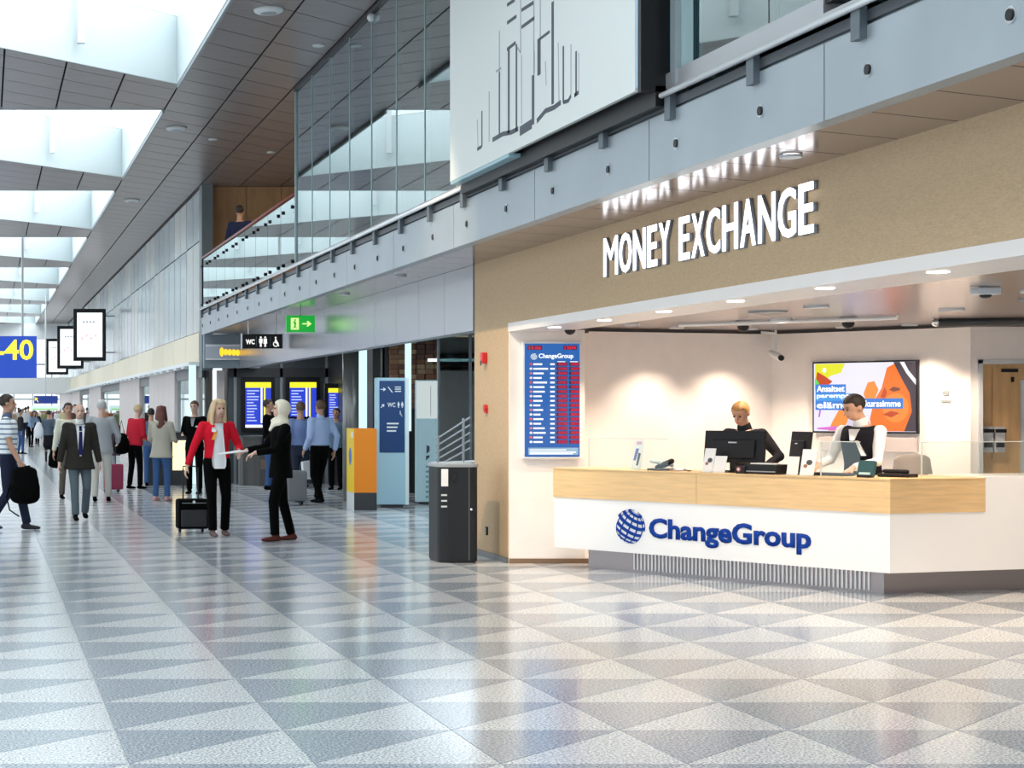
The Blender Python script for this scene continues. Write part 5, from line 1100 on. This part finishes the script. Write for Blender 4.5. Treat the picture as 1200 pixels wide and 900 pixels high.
# crowd down the hall
crowd = [(24,532,1.62,100,'black_man','dark haired man in black directly right of the striped shirt man',cloth('c_black',(.03,.03,.035)),JEANS,DARKH,'short'),
 (36,524,1.62,30,'','long haired woman in a pale blue top stooping over bags',cloth('c_blue',(.25,.35,.5)),BLKC,BROWNH,'long'),
 (44,520,1.60,200,'','woman in black crouched close to the long haired one',cloth('c_black',(0,0,0)),BLKC,DARKH,'short'),
 (14,520,1.70,10,'','man in a tan shirt far behind the striped shirt man',cloth('c_tan',(.5,.36,.24)),NAVY,DARKH,'short'),
 (30,514,1.74,170,'','tall dark haired man in a white shirt far down the hall',WHS,NAVY,DARKH,'short'),
 (50,512,1.66,0,'','woman in a cream blouse in the middle of the far crowd',cloth('c_cream',(.75,.66,.5)),GREYC,BLONDE,'long'),
 (60,513,1.72,180,'','man in a maroon top in the far crowd',cloth('c_maroon',(.35,.08,.07)),NAVY,DARKH,'short'),
 (68,515,1.68,20,'','woman in a white top right of the black skirt woman',WHS,JEANS,BROWNH,'short'),
 (75,518,1.74,190,'','man in a yellowish shirt walking away near the pale wall',cloth('c_yellow',(.70,.62,.36)),BLKC,DARKH,'short'),
 (88,530,1.80,0,'','tall man in dark brown at the pale pier behind the suited man',cloth('c_brown',(.10,.06,.05)),BLKC,DARKH,'short'),
 (40,513,1.75,0,'','far man in orange brown at the back of the crowd',cloth('c_orange',(.5,.2,.1)),NAVY,BROWNH,'short'),
 (56,514,1.70,180,'','far woman in pale pink at the back of the crowd',cloth('c_pink',(.75,.55,.5)),NAVY,BLONDE,'long'),
 (22,512.5,1.72,170,'','far person in grey at the left back of the crowd',GREYC,NAVY,DARKH,'short'),
 (66,512.5,1.75,10,'','far man in blue at the right back of the crowd',cloth('c_blue2',(.12,.2,.4)),NAVY,GREYH,'short'),
 (8,514,1.70,170,'','far person in dark green left of the crowd',cloth('c_green',(.08,.14,.1)),NAVY,DARKH,'short'),
 (47,511.8,1.76,0,'','farthest person in white in the centre of the hall',WHS,GREYC,BROWNH,'short')]
crowd += [(x_, y_, h_, g_, '', l_, cloth(n_, c_), BLKC, hr_, 'short') for x_, y_, h_, g_, l_, n_, c_, hr_ in (
 (27,512.2,1.68,5,'far person in rust red left of the centre','c_rust',(.42,.14,.08),BROWNH),(33,512,1.8,180,'far tall person in beige left of the centre','c_sand',(.62,.52,.38),DARKH),
 (63,511.9,1.72,10,'far person in sky blue right of the centre','c_sky',(.35,.55,.7),BROWNH),(70,513.5,1.66,0,'far person in dark grey by the pale wall','c_dg',(.12,.12,.13),GREYH),
 (76,514,1.75,175,'far person in peach by the pale wall','c_peach',(.75,.48,.34),BLONDE),(12,512.4,1.74,0,'far person in light grey near the left edge','c_lg',(.55,.56,.58),BROWNH),
 (53,518,1.66,20,'person in olive walking this way behind the black skirt woman','c_olive',(.22,.24,.12),BROWNH),(18,513.5,1.78,180,'far person in white and tall near the left edge','c_w2',(.78,.8,.8),GREYH))]
for i, (px, fy, H, dg, _, lb, tp, bt, hr, hs_) in enumerate(crowd):
    r = random.uniform(-.2, .2)
    person(lb, gp(px, fy), dg, H, tp, bt, hr, hs_, SK if i % 2 else SKD, BLKC, feet=((.09,.1+r*.4),(-.09,-.1-r*.3)), det=0, lean=.45 if 'stoop' in lb or 'crouch' in lb else 0, hands=((.25,-.05,.86),(-.25,.02,.86)) if 'stoop' not in lb else ((.2,-.4,.7),(-.2,-.4,.7)), group='people far down the hall')
